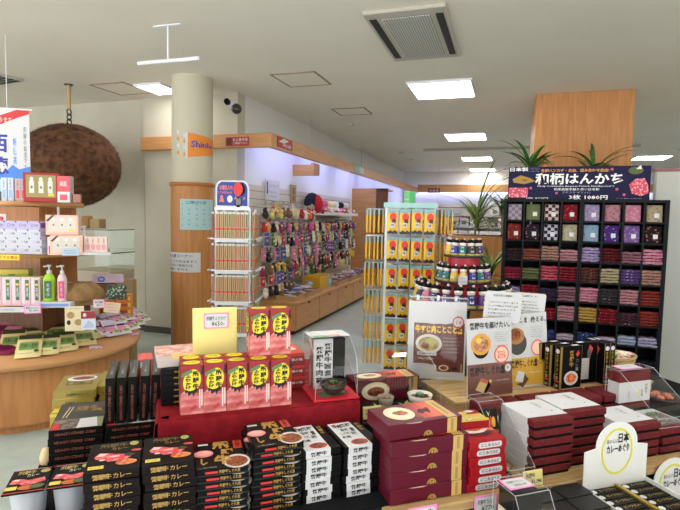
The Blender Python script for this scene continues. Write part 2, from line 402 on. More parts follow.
def pennant():
    f0 = math.asin((186-192.5)/20.5); f1 = math.asin(.995); n = 10; z0, z1 = zc(158), zc(133); zm = (z0+z1)/2
    def P(x, y, l=0):
        a = TOCAM+f0+(f1-f0)*x; k = 1-.42*x; r = CR+.004+.0006*l
        return (CX+r*math.cos(a), CY+r*math.sin(a), zm+(z1-z0)*(y-.5)*k)
    mb = MB(); om = M('pennant_orange', (226, 136, 44), .6)
    for l in (0, -4):
        vs = [P(i/n, j, l) for j in (0, 1) for i in range(n+1)]; mb.add(vs, [(i, i+1, n+2+i, n+1+i) for i in range(n)], om, True)
    for s in ((.12, om), (.38, WHITE), (.62, om), (.86, WHITE)):
        y = s[0]; mb.poly([P(0, y-.07), P(0, y+.07), P(-.26, y+.18), P(-.26, y+.06)], s[1])
    mb.poly([P(.1, .22, 1), P(.97, .2, 1), P(.97, .8, 1), P(.1, .84, 1)], M('pennant_cream', (232, 214, 176), .6))
    draw_pen(mb, P); tag(mb.build('pennant'), 'small orange pennant with blue script wrapped high on the cream column', 'pennant')
pennant()
# square wooden column
b = MB(); b.box(.24, 6.3, 0, 1.24, 7.6, CZ, WOOD, .006); struct(b, 'column_square')
# ceiling fixtures
def panel_light(x, y, label, W=.64, D=.7, group='square ceiling light panels'):
    t = empty('ceiling_light', (x, y, CZ-.02), 0, label, 'light', group)
    b = MB(); b.box(-W/2, -D/2, 0, W/2, D/2, .012, LAMPM); part(b, 'diffuser', t)
    b = MB()
    for q in ((-W/2-.02, -D/2-.02, W/2+.02, -D/2), (-W/2-.02, D/2, W/2+.02, D/2+.02), (-W/2-.02, -D/2, -W/2, D/2), (W/2, -D/2, W/2+.02, D/2)): b.box(q[0], q[1], -.004, q[2], q[3], .02, WMETAL)
    part(b, 'frame', t)
for i, y in enumerate((5.82, 9.1, 12.3, 14.95)):
    panel_light(-.75, y, 'square ceiling light panel above the shop aisle, %s one going into the shop' % ORD[i])
panel_light(-3.86, 5.03, 'square ceiling light panel beside the round column near the wall panel', .32, .4)
panel_light(2.85, 12.65, 'square ceiling light panel beyond the handkerchief sign and square column')
for x, y, s in ((-.75, 2.5, 'above the sales table'), (-.75, -.9, 'behind the photographer'), (-4.1, 1.6, 'above the round island'), (-4.1, -1.6, 'behind the round island'), (2.6, 2.5, 'above the table end'), (2.6, 5.8, 'past the black rack'), (3.3, 9.1, 'deep behind the white partition'), (2.6, -.9, 'over the entrance side')):
    panel_light(x, y, 'square ceiling light panel %s out of view' % s)
t = empty('air_conditioner', (-.745, 4.09, CZ-.03), 0, 'square ceiling cassette air conditioner with dark slots and a grey grille', 'air conditioner')
ACM = M('cassette_plastic', (186, 180, 166), .5); SLOT = M('dark_slot', (26, 26, 28), .5); GRL = M('grille_grey', (196, 194, 186), .5)
b = MB(); b.box(-.29, -.55, 0, .29, .55, .03, ACM, .008); part(b, 'casing', t)
b = MB()
for s in (-1, 1): b.box(s*.235-.026, -.45, -.004, s*.235+.026, .45, .002, SLOT)
part(b, 'outlet', t)
b = MB(); b.box(-.17, -.45, -.003, .17, .45, .001, SLOT)
for k in range(19): x = -.162+k*.018; b.box(x-.0062, -.45, -.01, x+.0062, .45, -.003, GRL)
part(b, 'grille', t)
t = empty('ceiling_vent', (-5.42, 4.27, CZ-.02), R_(-8), 'dark slotted ceiling vent above the round island', 'vent')
b = MB(); b.box(-.4, -.17, 0, .3, .13, .02, GRL, .005); part(b, 'frame', t)
b = MB()
for k in range(4): b.box(-.37, -.13+k*.065, -.006, .27, -.09+k*.065, .001, SLOT)
part(b, 'slot', t)
def hatch(x0, y0, x1, y1, label):
    b = MB(); hm = M('hatch_frame', (150, 134, 110), .6)
    for q in ((x0, y0, x1, y0+.018), (x0, y1-.018, x1, y1), (x0, y0, x0+.018, y1), (x1-.018, y0, x1, y1)): b.box(q[0], q[1], CZ-.008, q[2], q[3], CZ, hm)
    b.box(x0+.018, y0+.018, CZ-.004, x1-.018, y1-.018, CZ, CEIL)
    tag(b.build('ceiling_hatch'), label, 'hatch')
hatch(-4.55, 4.7, -4.08, 5.2, 'square access hatch in the ceiling near the hanging brown ball')
hatch(-2.37, 4.83, -1.88, 5.34, 'square access hatch in the ceiling over the front of the aisle')
hatch(-2.3, 6.52, -1.84, 6.95, 'square access hatch in the ceiling further along the aisle wall')
b = MB(); b.box(-1.7, 10.5, CZ-.05, 2.2, 10.56, CZ, M('rail_grey', (176, 168, 154), .5)); tag(b.build('ceiling_rail'), 'thin grey rail across the ceiling deep in the shop', 'rail')
for p in ((350, 124), (401, 152), (411, 159)):
    q = at_z(*p, CZ); b = MB(); b.lathe([(.001, -.03), (.05, -.025), (.06, 0)], GRL, 14, (q.x, q.y, CZ)); tag(b.build('smoke_detector'), 'small round detector on the ceiling, %s' % {350: 'nearest the aisle hatch', 401: 'beside the ceiling rail', 411: 'farther in past the rail'}[p[0]], 'detector')
q = at_z(168, 25.5, CZ); c0 = at_d(133, 68, 4.16); c1 = at_d(204, 62, 3.96); dr = (c1-c0); an = math.atan2(dr.y, dr.x)
t = empty('hanging_sign_bar', (q.x, q.y, CZ), an, 'white T-shaped hanging bar below the ceiling in front of the column', 'sign holder')
b = MB(); b.box(-.12, -.02, -.008, .12, .02, 0, WMETAL); part(b, 'plate', t)
b = MB(); b.bar((0, 0, -.265), (0, 0, -.005), .008, WMETAL); part(b, 'rod', t)
b = MB(); b.bar((-.275, 0, -.265), (.275, 0, -.265), .016, WMETAL, 10); part(b, 'bar', t)
# camera on the wall panel
q = at_y(233, 107, 5.3)
t = empty('security_camera', q, R_(20), 'dark dome security camera on a bracket above the wooden band', 'camera')
b = MB(); b.box(-.07, .0, .0, .01, .12, .06, WMETAL, .006); part(b, 'bracket', t)
b = MB(); b.ball((.05, -.05, -.03), .06, M('dark_dome', (54, 50, 48), .2), 14); part(b, 'dome', t)
b = MB(); b.cyl((-.06, -.06, .05), (-.06, .02, .05), .035, .035, BLACK, 12); part(b, 'lens', t)
# signs on the band
def flat_sign(name, p, w, h, rz, mat, label, draw=None, t=.012):
    mb = MB(); mb.box(-w/2, -t, -h/2, w/2, 0, h/2, mat); f = Face(mb, (-w/2, -t, -h/2), (1, 0, 0), (0, 0, 1), w, h)
    if draw: draw(f)
    return tag(mb.build(name, None, p, (0, 0, rz)), label, 'sign')
BR = M('band_red', (168, 40, 40), .5)
def d_red(f): f.rect(.04, .1, .27, .9, M('band_dark', (80, 40, 36), .5)).txt('お土産売場', .32, .5, .96, .88, WHITE).txt('ご利用下さい', .32, .14, .96, .42, WHITE)
flat_sign('band_sign', at_y(237.5, 141.5, 5.36), .3, .1, 0, BR, 'red sign with a dark square on the wooden band beside the column', d_red)
def d_red2(f): f.poly([(.04, .5), (.4, .95), (.75, .8), (.4, .45)], WHITE).txt('売場', .3, .1, .9, .45, WHITE)
flat_sign('band_sign', Vector((-2.6, 5.72, 2.385)), .42, .12, R_(90), BR, 'red sign with a white patch on the aisle side of the cove corner', d_red2)
def d_grn(f): f.rect(.5, .12, .95, .88, WHITE).txt('出口', .08, .3, .45, .7, WHITE)
flat_sign('exit_sign', Vector((-2.6, 8.95, 2.385)), .62, .14, R_(90), M('sage_sign', (150, 176, 150), .5), 'pale green sign far along the wooden cove band', d_grn)
flat_sign('band_sign', at_y(434, 190.5, 15.24), .34, .13, 0, M('far_sign', (120, 44, 40), .5), 'small dark red sign on the band of the far wall', lambda f: f.txt('名産品', .1, .25, .9, .75, WHITE))
for (y) in (6.6, 9.2):
    b = MB(); b.bar((-2.63, y, 2.46), (-2.63, y, CZ), .004, GRL); tag(b.build('hanger_wire'), 'thin wire holding the cove band from the ceiling, %s' % ('nearer the cove corner' if y < 7 else 'farther along the aisle'), 'wire')
# white partition beyond the black rack
t = empty('partition', (1.8, 4.36, 0), 0, 'plain white partition panel behind the end of the black handkerchief rack', 'partition')
b = MB(); b.box(-.78, 0, .03, 1.4, .05, 1.9, M('partition_white', (182, 182, 174), .5), .01); part(b, 'panel', t)
b = MB(); b.box(-.78, -.01, 0, 1.4, .06, .03, GRL); b.box(-.79, -.008, 1.9, 1.41, .058, 1.915, M('partition_cap', (150, 80, 76), .5)); part(b, 'rail', t)
# ================================================================== aisle side: counter and wall of charms
CX0 = -2.5
t = empty('aisle_counter', (-2.775, 5.9, 0), 0, 'low light-wood counter with cupboard doors along the charm wall', 'counter')
b = MB(); b.box(-.29, 0, .40, .30, 4.2, .44, WOODH, .006); part(b, 'countertop', t)
b = MB(); b.box(-.29, .02, .06, .26, 4.2, .40, WOODH); b.box(-.29, .05, 0, .2, 4.2, .06, M('kick', (50, 42, 36), .6)); part(b, 'body', t)
for k in range(5):
    b = MB(); y = .04+k*.83; b.box(.26, y, .07, .275, y+.81, .39, WOODH, .004); d = part(b, 'door', t)
    b = MB(); b.box(.275, y+.37, .36, .278, y+.45, .388, SLOT); o = b.build('pull', d)
# slat wall behind the goods
b = MB(); b.box(-3.07, 5.62, .44, -3.04, 9.9, 1.9, M('slat_board', (206, 198, 180), .7))
for k in range(14): b.box(-3.042, 5.62, .52+.1*k, -3.038, 9.9, .53+.1*k, M('slat_groove', (150, 142, 126), .7))
tag(b.build('slat_wall'), 'cream slatted display board on the aisle wall behind the charms', 'display board')
WALLX = -3.03
PALG = [(186, 30, 34), (216, 178, 60), (30, 26, 30), (214, 110, 150), (230, 224, 210), (226, 130, 40), (110, 60, 140), (60, 110, 60), (120, 90, 50), (150, 30, 60), (210, 200, 120), (60, 80, 150)]
PALN = ['red', 'gold', 'black', 'pink', 'white', 'orange', 'purple', 'green', 'brown', 'crimson', 'pale yellow', 'blue']
def toy(k):
    m0 = M('charm_'+PALN[k].replace(' ', '_'), PALG[k], .5)
    t = empty('hanging_charm', (0, 0, 0))
    b = MB(); b.bar((-.14, 0, .0), (.02, 0, .0), .003, STEEL, 5); part(b, 'hook', t)
    b = MB(); b.ball((0, 0, -.075), .036, m0, 8); b.ball((0, 0, -.13), .042, m0, 8, 1.2); b.ball((.03, 0, -.07), .017, M('charm_face', (236, 210, 180), .6), 6); b.box(-.004, -.03, -.02, 0, .03, .03, M('backing_clear', (170, 164, 156), .4))
    for s in (-1, 1): b.ball((0, s*.042, -.115), .017, m0, 6)
    b.bar((0, 0, -.05), (0, 0, 0), .002, GOLD, 4); part(b, 'charm', t)
    return t
def packet(k):
    m0 = M('charm_'+PALN[k].replace(' ', '_'), PALG[k], .5)
    t = empty('hanging_packet', (0, 0, 0))
    b = MB(); b.bar((-.14, 0, 0), (.02, 0, 0), .003, STEEL, 5); part(b, 'hook', t)
    b = MB(); b.box(-.004, -.042, -.16, .004, .042, .015, M('backing_card', (190, 184, 176), .5)); b.box(.004, -.036, -.15, .018, .036, -.045, m0, .004); b.box(.004, -.04, -.035, .0045, .04, .01, m0); b.ball((.018, 0, -.09), .018, M('charm_face', (236, 210, 180), .6), 6); part(b, 'card', t)
    return t
TP = [Proto(toy(k), 'charm') for k in range(12)]; PP = [Proto(packet(k), 'packet') for k in range(12)]
rr = random.Random(3)
rows = [(1.66, 'top', 0, 5.70, 7.40, .082), (1.47, 'second', 0, 5.72, 9.7, .10), (1.29, 'third', 1, 5.70, 9.6, .095), (1.11, 'fourth', 1, 5.72, 9.6, .092), (.95, 'fifth', 0, 5.72, 9.6, .105), (.80, 'sixth', 1, 5.72, 9.5, .115), (.66, 'lowest', 0, 5.76, 6.9, .13)]
for z, nm, mode, y0, y1, st in rows:
    n = int((y1-y0)/st); cnt = {}
    for i in range(n):
        y = y0+i*st; k = rr.choice((0, 1, 1, 2, 4, 5, 8, 0, 9, 10) if nm == 'top' else (0, 2, 9, 3, 4, 1, 6, 8, 0, 2) if mode == 0 else (3, 6, 10, 2, 4, 0, 11, 7, 2))
        cnt[k] = cnt.get(k, 0)+1
        ty = mode if rr.random() < .8 else 1-mode
        lab = '%s %s in the %s row of the charm wall, %s hook along' % (PALN[k], 'plush charm' if ty == 0 else 'carded charm', nm, ORD[i])
        (TP if ty == 0 else PP)[k].put(Vector((WALLX+.15+(.05 if nm == 'top' else 0)+rr.uniform(-.02, .06), y+rr.uniform(-.01, .01), z+rr.uniform(-.02, .02))), rr.uniform(-.4, .1), lab, 'goods hanging in the %s row of the aisle wall' % nm)
# white shelf with plush toys
t = empty('wall_shelf', (-2.88, 8.1, 1.55), 0, 'white wire shelf holding plush toys on the aisle wall', 'shelf')
b = MB(); b.box(-.16, -.72, 0, .2, 1.1, .018, WMETAL); part(b, 'board', t)
b = MB(); b.box(.2, -.72, 0, .21, 1.1, .05, WMETAL); part(b, 'lip', t)
def plush(p, r, c, ctop, label, name='plush_doll'):
    t = empty(name, p, R_(-70), label, 'plush toy', 'plush toys on the aisle shelf')
    b = MB(); b.ball((0, 0, r*.8), r, c, 12, 1.0); part(b, 'body', t)
    b = MB(); b.ball((0, 0, r*2.1), r*.85, ctop, 12); part(b, 'head', t)
    for s in (-1, 1): b = MB(); b.ball((s*r*.9, -r*.3, r*1.1), r*.35, c, 8); part(b, 'arm', t)
REDPL = M('plush_red', (196, 24, 34), .9); BLKPL = M('plush_black', (36, 36, 48), .9); PNKPL = M('plush_pink', (224, 110, 160), .9); WHPL = M('plush_white', (232, 226, 206), .9); YWPL = M('plush_yellow', (236, 226, 150), .9)
t = empty('plush_doll', (-2.86, 7.5, 1.57), R_(60), 'large red plush doll with black hood on the white wall shelf', 'plush toy', 'plush toys on the aisle shelf')
b = MB(); b.ball((0, 0, .15), .12, REDPL, 14, 1.25, 1, .8); part(b, 'body', t)
b = MB(); b.ball((-.05, .04, .17), .13, BLKPL, 14, 1.2, 1, .9); part(b, 'hood', t)
for i, (y, c, c2, lb) in enumerate(((7.82, PNKPL, PNKPL, 'pink plush doll beside the large red plush on the wall shelf'), (8.1, WHPL, YWPL, 'white plush doll with pale yellow head on the wall shelf'), (8.38, WHPL, WHPL, 'all white plush doll on the wall shelf'), (8.66, PNKPL, BLKPL, 'pink plush doll with dark head on the wall shelf'), (8.95, REDPL, WHPL, 'red plush doll with white head at the far end of the wall shelf'))):
    plush((-2.84, y, 1.57), .075, c, c2, lb)
for i in range(9):
    k = (0, 3, 4, 0, 3, 9, 0, 4, 3)[i]
    b = MB(); b.ball((0, 0, .03), .04, M('charm_'+PALN[k].replace(' ', '_'), PALG[k], .5), 8, .8); b.ball((.02, 0, .07), .024, M('charm_face', (236, 210, 180), .6), 8)
    tag(b.build('small_doll', None, (-2.7, 7.45+i*.19, 1.57)), '%s small round doll on the wall shelf edge, %s from the large plush' % (PALN[k], ORD[i]), 'doll', 'small dolls on the wall shelf')
# white cards above the charms
flat_sign('price_board', Vector((-3.03, 6.28, 1.86)), .42, .27, R_(90), WHITE, 'white price board with purple figure above the top row of charms', lambda f: f.rect(.06, .3, .16, .9, M('board_purple', (110, 70, 130), .6)).txt('ストラップ', .25, .62, .95, .8, GREYP).lines(.25, .1, .9, .5, 2, GREYP))
flat_sign('wooden_plaque', Vector((-3.03, 6.98, 1.83)), .2, .3, R_(90), M('plaque_wood', (170, 140, 90), .6), 'narrow wooden plaque on the slatted board above the charms', lambda f: f.vtxt('御守', .3, .1, .7, .9, INK))
# boxes and baskets on the counter
def basket_proto():
    t = empty('goods_tray', (0, 0, 0)); b = MB(); kr = M('kraft_tray', (176, 140, 96), .7)
    b.box(-.13, -.16, 0, .13, .16, .008, kr)
    for q in ((-.13, -.16, .13, -.152), (-.13, .152, .13, .16), (-.13, -.152, -.122, .152), (.122, -.152, .13, .152)): b.box(q[0], q[1], .008, q[2], q[3], .06, kr)
    part(b, 'tray', t); return t
BP = Proto(basket_proto(), 'tray')
PALC = [((214, 206, 226), 'pale lilac'), ((230, 226, 230), 'white'), ((196, 130, 170), 'pink'), ((120, 90, 150), 'violet'), ((90, 110, 180), 'blue'), ((236, 210, 220), 'blush')]
cpk = []
for c, nmz in PALC:
    b = MB(); b.box(-.035, -.045, 0, .035, .045, .014, M('counter_'+nmz.replace(' ', '_'), c, .4), .004); b.box(-.02, -.03, .014, .02, .03, .0148, WHITE)
    cpk.append(Proto(b.build('charm_packet'), 'packet'))
for i in range(11):
    y = 6.1+i*.33
    if 2 < i < 5: continue
    BP.put((-2.66+.02*(i % 2), y, .44), 0, 'shallow kraft tray of packets on the aisle counter, %s from the front corner' % ORD[i], 'trays on the aisle counter')
    for j in range(9):
        k = rr.randrange(6) if i > 4 else (0, 1, 4, 1, 0, 4)[rr.randrange(6)]
        cpk[k].put((-2.66+rr.uniform(-.06, .08), y+rr.uniform(-.09, .09), .449+.016*j), rr.uniform(-1, 1), '%s charm packet in the %s tray on the aisle counter, layer %s' % (PALC[k][1], ORD[i], ORD[j]), 'charm packets in the counter trays')
t = empty('gift_carton', (-2.72, 7.3, .44), R_(0), 'mustard yellow carton with blue printed end on the aisle counter', 'box')
b = MB(); b.box(-.14, -.32, 0, .14, .2, .2, M('mustard_card', (206, 160, 24), .5), .004); part(b, 'body', t)
b = MB(); f = Face(b, (.14, .02, .01), (0, 1, 0), (0, 0, 1), .17, .18); f.rect(0, 0, 1, 1, M('carton_blue', (110, 160, 180), .5), 2).txt('飛騨', .2, .3, .8, .7, WHITE, 3); part(b, 'end_label', t)
# ================================================================== far display at the back wall
t = empty('far_shelf', (-.9, 14.5, 0), 0, 'long pale display shelf of boxed sweets before the far wall', 'shelf')
b = MB(); b.box(-1.6, -.3, 0, 3.2, .3, 1.0, WOODH); b.box(-1.6, .25, 1.0, 3.2, .3, 1.95, WALLW); part(b, 'body', t)
b = MB(); b.box(-1.6, -.2, 1.32, 3.2, .25, 1.35, WALLW); b.box(-1.6, -.05, 1.62, 3.2, .25, 1.65, WALLW); part(b, 'board', t)
rr = random.Random(5)
FC = [((244, 242, 238), 'white'), ((214, 90, 90), 'red'), ((236, 214, 180), 'tan'), ((150, 124, 110), 'brown'), ((242, 214, 216), 'pink'), ((160, 186, 220), 'blue')]
fp = []
for c, n_ in FC:
    b = MB(); b.box(-.115, -.06, 0, .115, .06, .24, M('far_'+n_, c, .5), .004); f = Face(b, (-.09, -.06, 0), (1, 0, 0), (0, 0, 1), .18, .2); f.rect(.2, .3, .8, .75, WHITE if n_ != 'white' else M('far_grey', (150, 140, 140), .5)); fp.append(Proto(b.build('sweet_box'), 'box'))
for lv, (z, yy) in enumerate(((1.0, -.2), (1.35, -.1), (1.65, .05))):
    for i in range(15):
        k = rr.choice((0, 0, 0, 1, 2, 3, 4, 0, 5))
        fp[k].put((-2.2+i*.26+rr.uniform(-.03, .03), 14.5+yy, z), rr.uniform(-.1, .1), '%s sweet box on the far display, %s board, %s from the aisle' % (FC[k][1], ('lower', 'middle', 'upper')[lv], ORD[i]), 'boxed sweets on the far display')
flat_sign('menu_board', at_y(452, 212, 14.0), .95, .26, 0, WHITE, 'white board with red borders hanging over the far display', lambda f: f.rect(0, .9, 1, 1, REDP).rect(0, 0, 1, .1, REDP).lines(.08, .2, .9, .8, 2, GREYP))
for sx in (-.4, .4):
    q = at_y(452, 212, 14.0); b = MB(); b.bar((q.x+sx, 13.99, q.z+.12), (q.x+sx, 13.99, CZ), .004, GRL); tag(b.build('hanger_wire'), 'thin wire holding the red bordered board, %s' % ('nearer the aisle' if sx < 0 else 'nearer the plants'), 'wire')
# ================================================================== round island with shelves
IX, IY = -3.54, 3.05
t = empty('island_counter', (IX, IY, 0), 0, 'round light-wood island counter with a rounded front and stepped shelves', 'counter')
b = MB(); b.lathe([(.74, .455), (.79, .46), (.79, .5), (.001, .5)], WOODH, 64); b.lathe([(.001, .455), (.78, .455)], WOODH, 64); part(b, 'countertop', t)
b = MB(); b.lathe([(.70, .06), (.70, .455)], WOOD, 64); part(b, 'body', t)
b = MB(); b.lathe([(.66, 0), (.66, .07)], WOOD, 64); part(b, 'plinth', t)
b = MB(); b.box(-.30, -.16, .5, .28, .3, .82, DWOOD); b.box(-.24, -.1, .82, .2, .25, 1.54, WOOD); part(b, 'core', t)  # lower block coloured dark brown to carry the shade among the shelves
b = MB(); b.lathe([(.001, .825), (.55, .825), (.55, .86), (.001, .86)], WOODH, 56); part(b, 'shelf', t)
b = MB(); b.lathe([(.001, 1.185), (.56, 1.185), (.56, 1.215), (.001, 1.215)], WOODH, 56); part(b, 'shelf', t)
b = MB(); b.lathe([(.001, 1.545), (.375, 1.545), (.375, 1.578), (.001, 1.578)], WOODH, 56); part(b, 'shelf', t)
for a in (-10, 75, 190):
    b = MB(); b.bar((.35*math.cos(R_(a)), .35*math.sin(R_(a)), 1.215), (.35*math.cos(R_(a)), .35*math.sin(R_(a)), 1.545), .009, WMETAL, 8); part(b, 'post', t)
FAC = R_(35)             # boxes on the island turn their fronts to the aisle
def isl(px, d, z): p = at_d(px, 240, d); return Vector((p.x, p.y, z))
# --- top shelf
LILW = M('pale_blue_card', (206, 214, 232), .5); ROSE = M('rose_card', (214, 84, 92), .5); PINKC = M('blush_card', (234, 206, 196), .5)
def tall_pack(nm, c, w, d, h, acc, accf=.35):
    b = MB(); b.cbox(w, d, h, c, .002); f = faces(b, w, d, h)
    f['front'].rect(.2, .15, .8, .15+accf, acc, 1).vtxt('化粧水', .35, .55, .65, .95, GREYP); f['left'].rect(.1, .6, .9, .9, acc); return Proto(b.build(nm), 'box')
pr = tall_pack('slim_box', LILW, .036, .05, .17, M('sky_print', (150, 190, 220), .5))
for i, px in enumerate((6.5, 13)): pr.put(isl(px, 3.72, 1.575), FAC, 'slim pale blue box on the top island shelf, %s from the hanging banner' % ORD[i], 'slim pale blue boxes on the top shelf')
pr = tall_pack('slim_box', M('grey_pink', (196, 176, 180), .5), .034, .05, .165, ROSE)
for i, px in enumerate((20, 25.5)): pr.put(isl(px, 3.72, 1.575), FAC, 'slim grey and rose box on the top shelf, %s beside the red gift set' % ('second' if i == 0 else 'right up'), 'slim rose boxes on the top shelf')
def gift_set(frame, inner, w, h, nb, rib):
    t = empty('gift_set', (0, 0, 0)); b = MB(); b.cbox(w, .07, h, frame, .003); part(b, 'box', t)
    b = MB(); b.box(-w*.42, -.0365, h*.16, w*.42, -.035, h*.92, inner); f = Face(b, (-w/2, -.036, 0), (1, 0, 0), (0, 0, 1), w, h)
    for i in range(nb):
        x = .24+.52*i/(nb-1)
        f.rect(x-.07, .3, x+.07, .72, M('bottle_print', (214, 212, 200), .4), 3).ell(x, .78, .05, .07, M('cap_print', (236, 232, 220), .4), 3).ell(x, .5, .03, .05, GREYP, 4)
    f.rect(.7, .2, .86, .29, YEL, 4)
    if rib: f.poly([(.02, .72), (.2, .98), (.28, .98), (.08, .66)], rib, 4)
    part(b, 'window', t); return Proto(t, 'gift set')
g = gift_set(M('gift_red', (164, 36, 34), .45), M('gold_inner', (150, 136, 84), .35, metal=.2), .225, .205, 3, None)
g.put(isl(43.5, 3.68, 1.575), FAC, 'red framed gift set of bottles on the top island shelf', None)
b = MB(); b.cbox(.085, .06, .185, ROSE, .002); f = faces(b, .085, .06, .185); f['front'].rect(0, 0, 1, .4, WHITE).rect(.2, .08, .8, .3, ROSE, 2).txt('美肌', .2, .6, .8, .8, WHITE); f['right'].rect(0, 0, 1, 1, M('box_grey', (190, 186, 184), .5)).vtxt('温泉水', .3, .2, .7, .9, ROSE)
tag(b.build('cosmetic_box', None, isl(66.5, 3.66, 1.575), (0, 0, FAC-.25)), 'rose and white cosmetic box at the end of the top shelf', 'box')
b = MB(); b.cbox(.05, .05, .06, M('tan_pink', (170, 116, 104), .5), .002); tag(b.build('small_box', None, isl(78, 3.68, 1.575), (0, 0, FAC)), 'small brownish pink box at the tip of the top shelf', 'box')
t = empty('hanging_banner', at_d(9, 195, 4.25), R_(30), 'white banner with blue brush characters and red ribbon above the top shelf', 'banner')
bw = .33; b = MB(); b.box(-bw/2, 0, -.06, bw/2, .008, .70, WHITE); f = Face(b, (-bw/2, 0, -.2), (1, 0, 0), (0, 0, 1), bw, .90)
SKYB = M('banner_blue', (70, 130, 220), .5); NAVY = M('banner_navy', (44, 52, 150), .5)
f.poly([(0, .8), (0, .89), (.72, 1), (1, 1), (1, .965), (.75, .93)], REDP).txt('限定 あります', .02, .875, .6, .93, WHITE, 3)
f.txt('西', .02, .61, .5, .77, NAVY, 3, .05).txt('穂', .02, .41, .52, .57, NAVY, 3, .05)
f.vtxt('新穂高', .62, .5, .7, .75, SKYB).vtxt('飛騨の銘酒です', .86, .45, .93, .85, GREYP)
f.poly([(0, .3), (0, .40), (.2, .46), (.4, .42), (.6, .5), (.75, .46), (1, .49), (1, .3)], SKYB, 1).poly([(0, .16), (0, .34), (.4, .37), (1, .34), (1, .16)], M('banner_pale', (170, 205, 238), .5), 2)
part(b, 'sheet', t); b = MB(); b.bar((-bw/2-.02, .004, .705), (bw/2+.02, .004, .705), .008, WMETAL); b.bar((0, .004, .705), (0, .004, 1.3), .003, WMETAL); part(b, 'pole', t)
b = MB(); b.cbox(.03, .03, .07, M('jar_dark', (70, 76, 66), .3), .004); tag(b.build('small_jar', None, isl(1, 3.7, 1.575), (0, 0, FAC)), 'small dark jar near the banner on the top shelf', 'jar')
# --- middle shelf
def soap(c, acc):
    b = MB(); b.cbox(.082, .07, .056, c, .002); f = faces(b, .082, .07, .056); f['front'].ring(.35, .5, .12, .2, .03, acc).txt('石鹸', .52, .35, .85, .65, GREYP).poly([(.85, 1), (1, 1), (1, .7)], M('corner_navy', (60, 60, 110), .5)); f['right'].rect(.1, .2, .9, .8, acc)
    return Proto(b.build('soap_box'), 'box')
sw = soap(M('white_violet', (200, 200, 212), .5), M('violet_grey', (176, 176, 204), .5)); sv = soap(M('lavender_card', (184, 176, 214), .5), M('violet_print', (110, 70, 160), .5))
for r in range(4):
    for c in range(4):
        (sv if r == 3 else sw).put(isl(2.5+11.6*c+(1.2 if r < 2 else 0), 3.52+.0*c, 1.215+.0562*r), FAC-.3, '%s soap box on the middle island shelf, %s column, %s' % ('lavender' if r == 3 else 'white', ORD[c], ('bottom row', 'second row', 'third row', 'top row')[r]), 'soap boxes on the middle shelf')
PG = gift_set(M('blush_frame', (232, 190, 172), .5), M('blush_inner', (222, 206, 196), .5), .20, .135, 3, M('ribbon_brown', (96, 60, 60), .5))
PG.put(isl(67.5, 3.5, 1.215), FAC, 'lower blush pink gift set with brown ribbon on the middle shelf')
PG.put(isl(63.5, 3.52, 1.351), FAC, 'upper blush pink gift set standing on another one, middle shelf')
b = MB(); b.cbox(.035, .05, .12, M('white_rose', (230, 216, 216), .5), .002); f = faces(b, .035, .05, .12); f['front'].rect(.2, .05, .8, .5, ROSE); tag(b.build('slim_box', None, isl(51.2, 3.5, 1.215), (0, 0, FAC)), 'slim white and rose box between soap boxes and blush gift sets', 'box')
pr = tall_pack('pink_carton', PINKC, .042, .045, .105, M('pink_print2', (222, 160, 160), .5))
for i in range(4): pr.put(isl(88+i*5.4, 3.55, 1.235), FAC, 'narrow blush carton at the end of the middle shelf, %s from the gift sets' % ORD[i], 'blush cartons at the shelf end')
b = MB(); b.cbox(.19, .08, .02, WHITE, .002); tag(b.build('carton_tray', None, isl(96.5, 3.56, 1.215), (0, 0, FAC)), 'white tray under the blush cartons at the shelf end', 'tray')
def pump(name, c, h, r, loc, label, lbl):
    t = empty(name, loc, FAC, label, 'bottle')
    b = MB(); b.lathe([(.001, 0), (r*.95, 0), (r, .01), (r, h*.8), (r*.75, h*.92), (r*.4, h), (.001, h)], c, 18); part(b, 'bottle', t)
    b = MB(); b.cyl((0, 0, h), (0, 0, h+.02), r*.42, r*.42, WHITE, 12); b.cyl((0, 0, h+.02), (0, 0, h+.045), .005, .005, WHITE, 8); b.cyl((0, 0, h+.045), (0, 0, h+.058), .012, .014, WHITE, 10); b.bar((0, 0, h+.052), (-.03, -.02, h+.048), .005, WHITE); part(b, 'pump', t)
    b = MB(); f = Face(b, (-r*.6, -r-.001, h*.12), (1, 0, 0), (0, 0, 1), r*1.2, h*.62); f.rect(0, 0, 1, 1, lbl).vtxt('化粧水', .3, .1, .7, .9, WHITE, 3); part(b, 'label', t)
pump('pump_bottle', M('white_pump', (222, 214, 208), .4), .14, .028, isl(84.5, 3.62, 1.215), 'white pump bottle behind the blush cartons on the middle shelf', PINKC)
flat_sign('price_card', isl(71, 3.36, 1.245), .1, .045, FAC, M('pale_blue_sign', (176, 200, 222), .5), 'pale blue card in front of the lower blush gift set', lambda f: f.lines(.1, .2, .9, .9, 2, GREYP))
flat_sign('price_card', isl(7, 3.38, 1.2), .16, .035, FAC-.2, YEL, 'yellow card with red writing on the middle shelf edge', lambda f: f.txt('おすすめ商品', .06, .2, .94, .85, REDP))
flat_sign('brand_sign', isl(-1, 3.6, 1.43), .1, .11, FAC, WHITE, 'white sign with red brush mark between the two upper island shelves', lambda f: f.txt('湯', .2, .15, .9, .85, REDP, 2, .05))
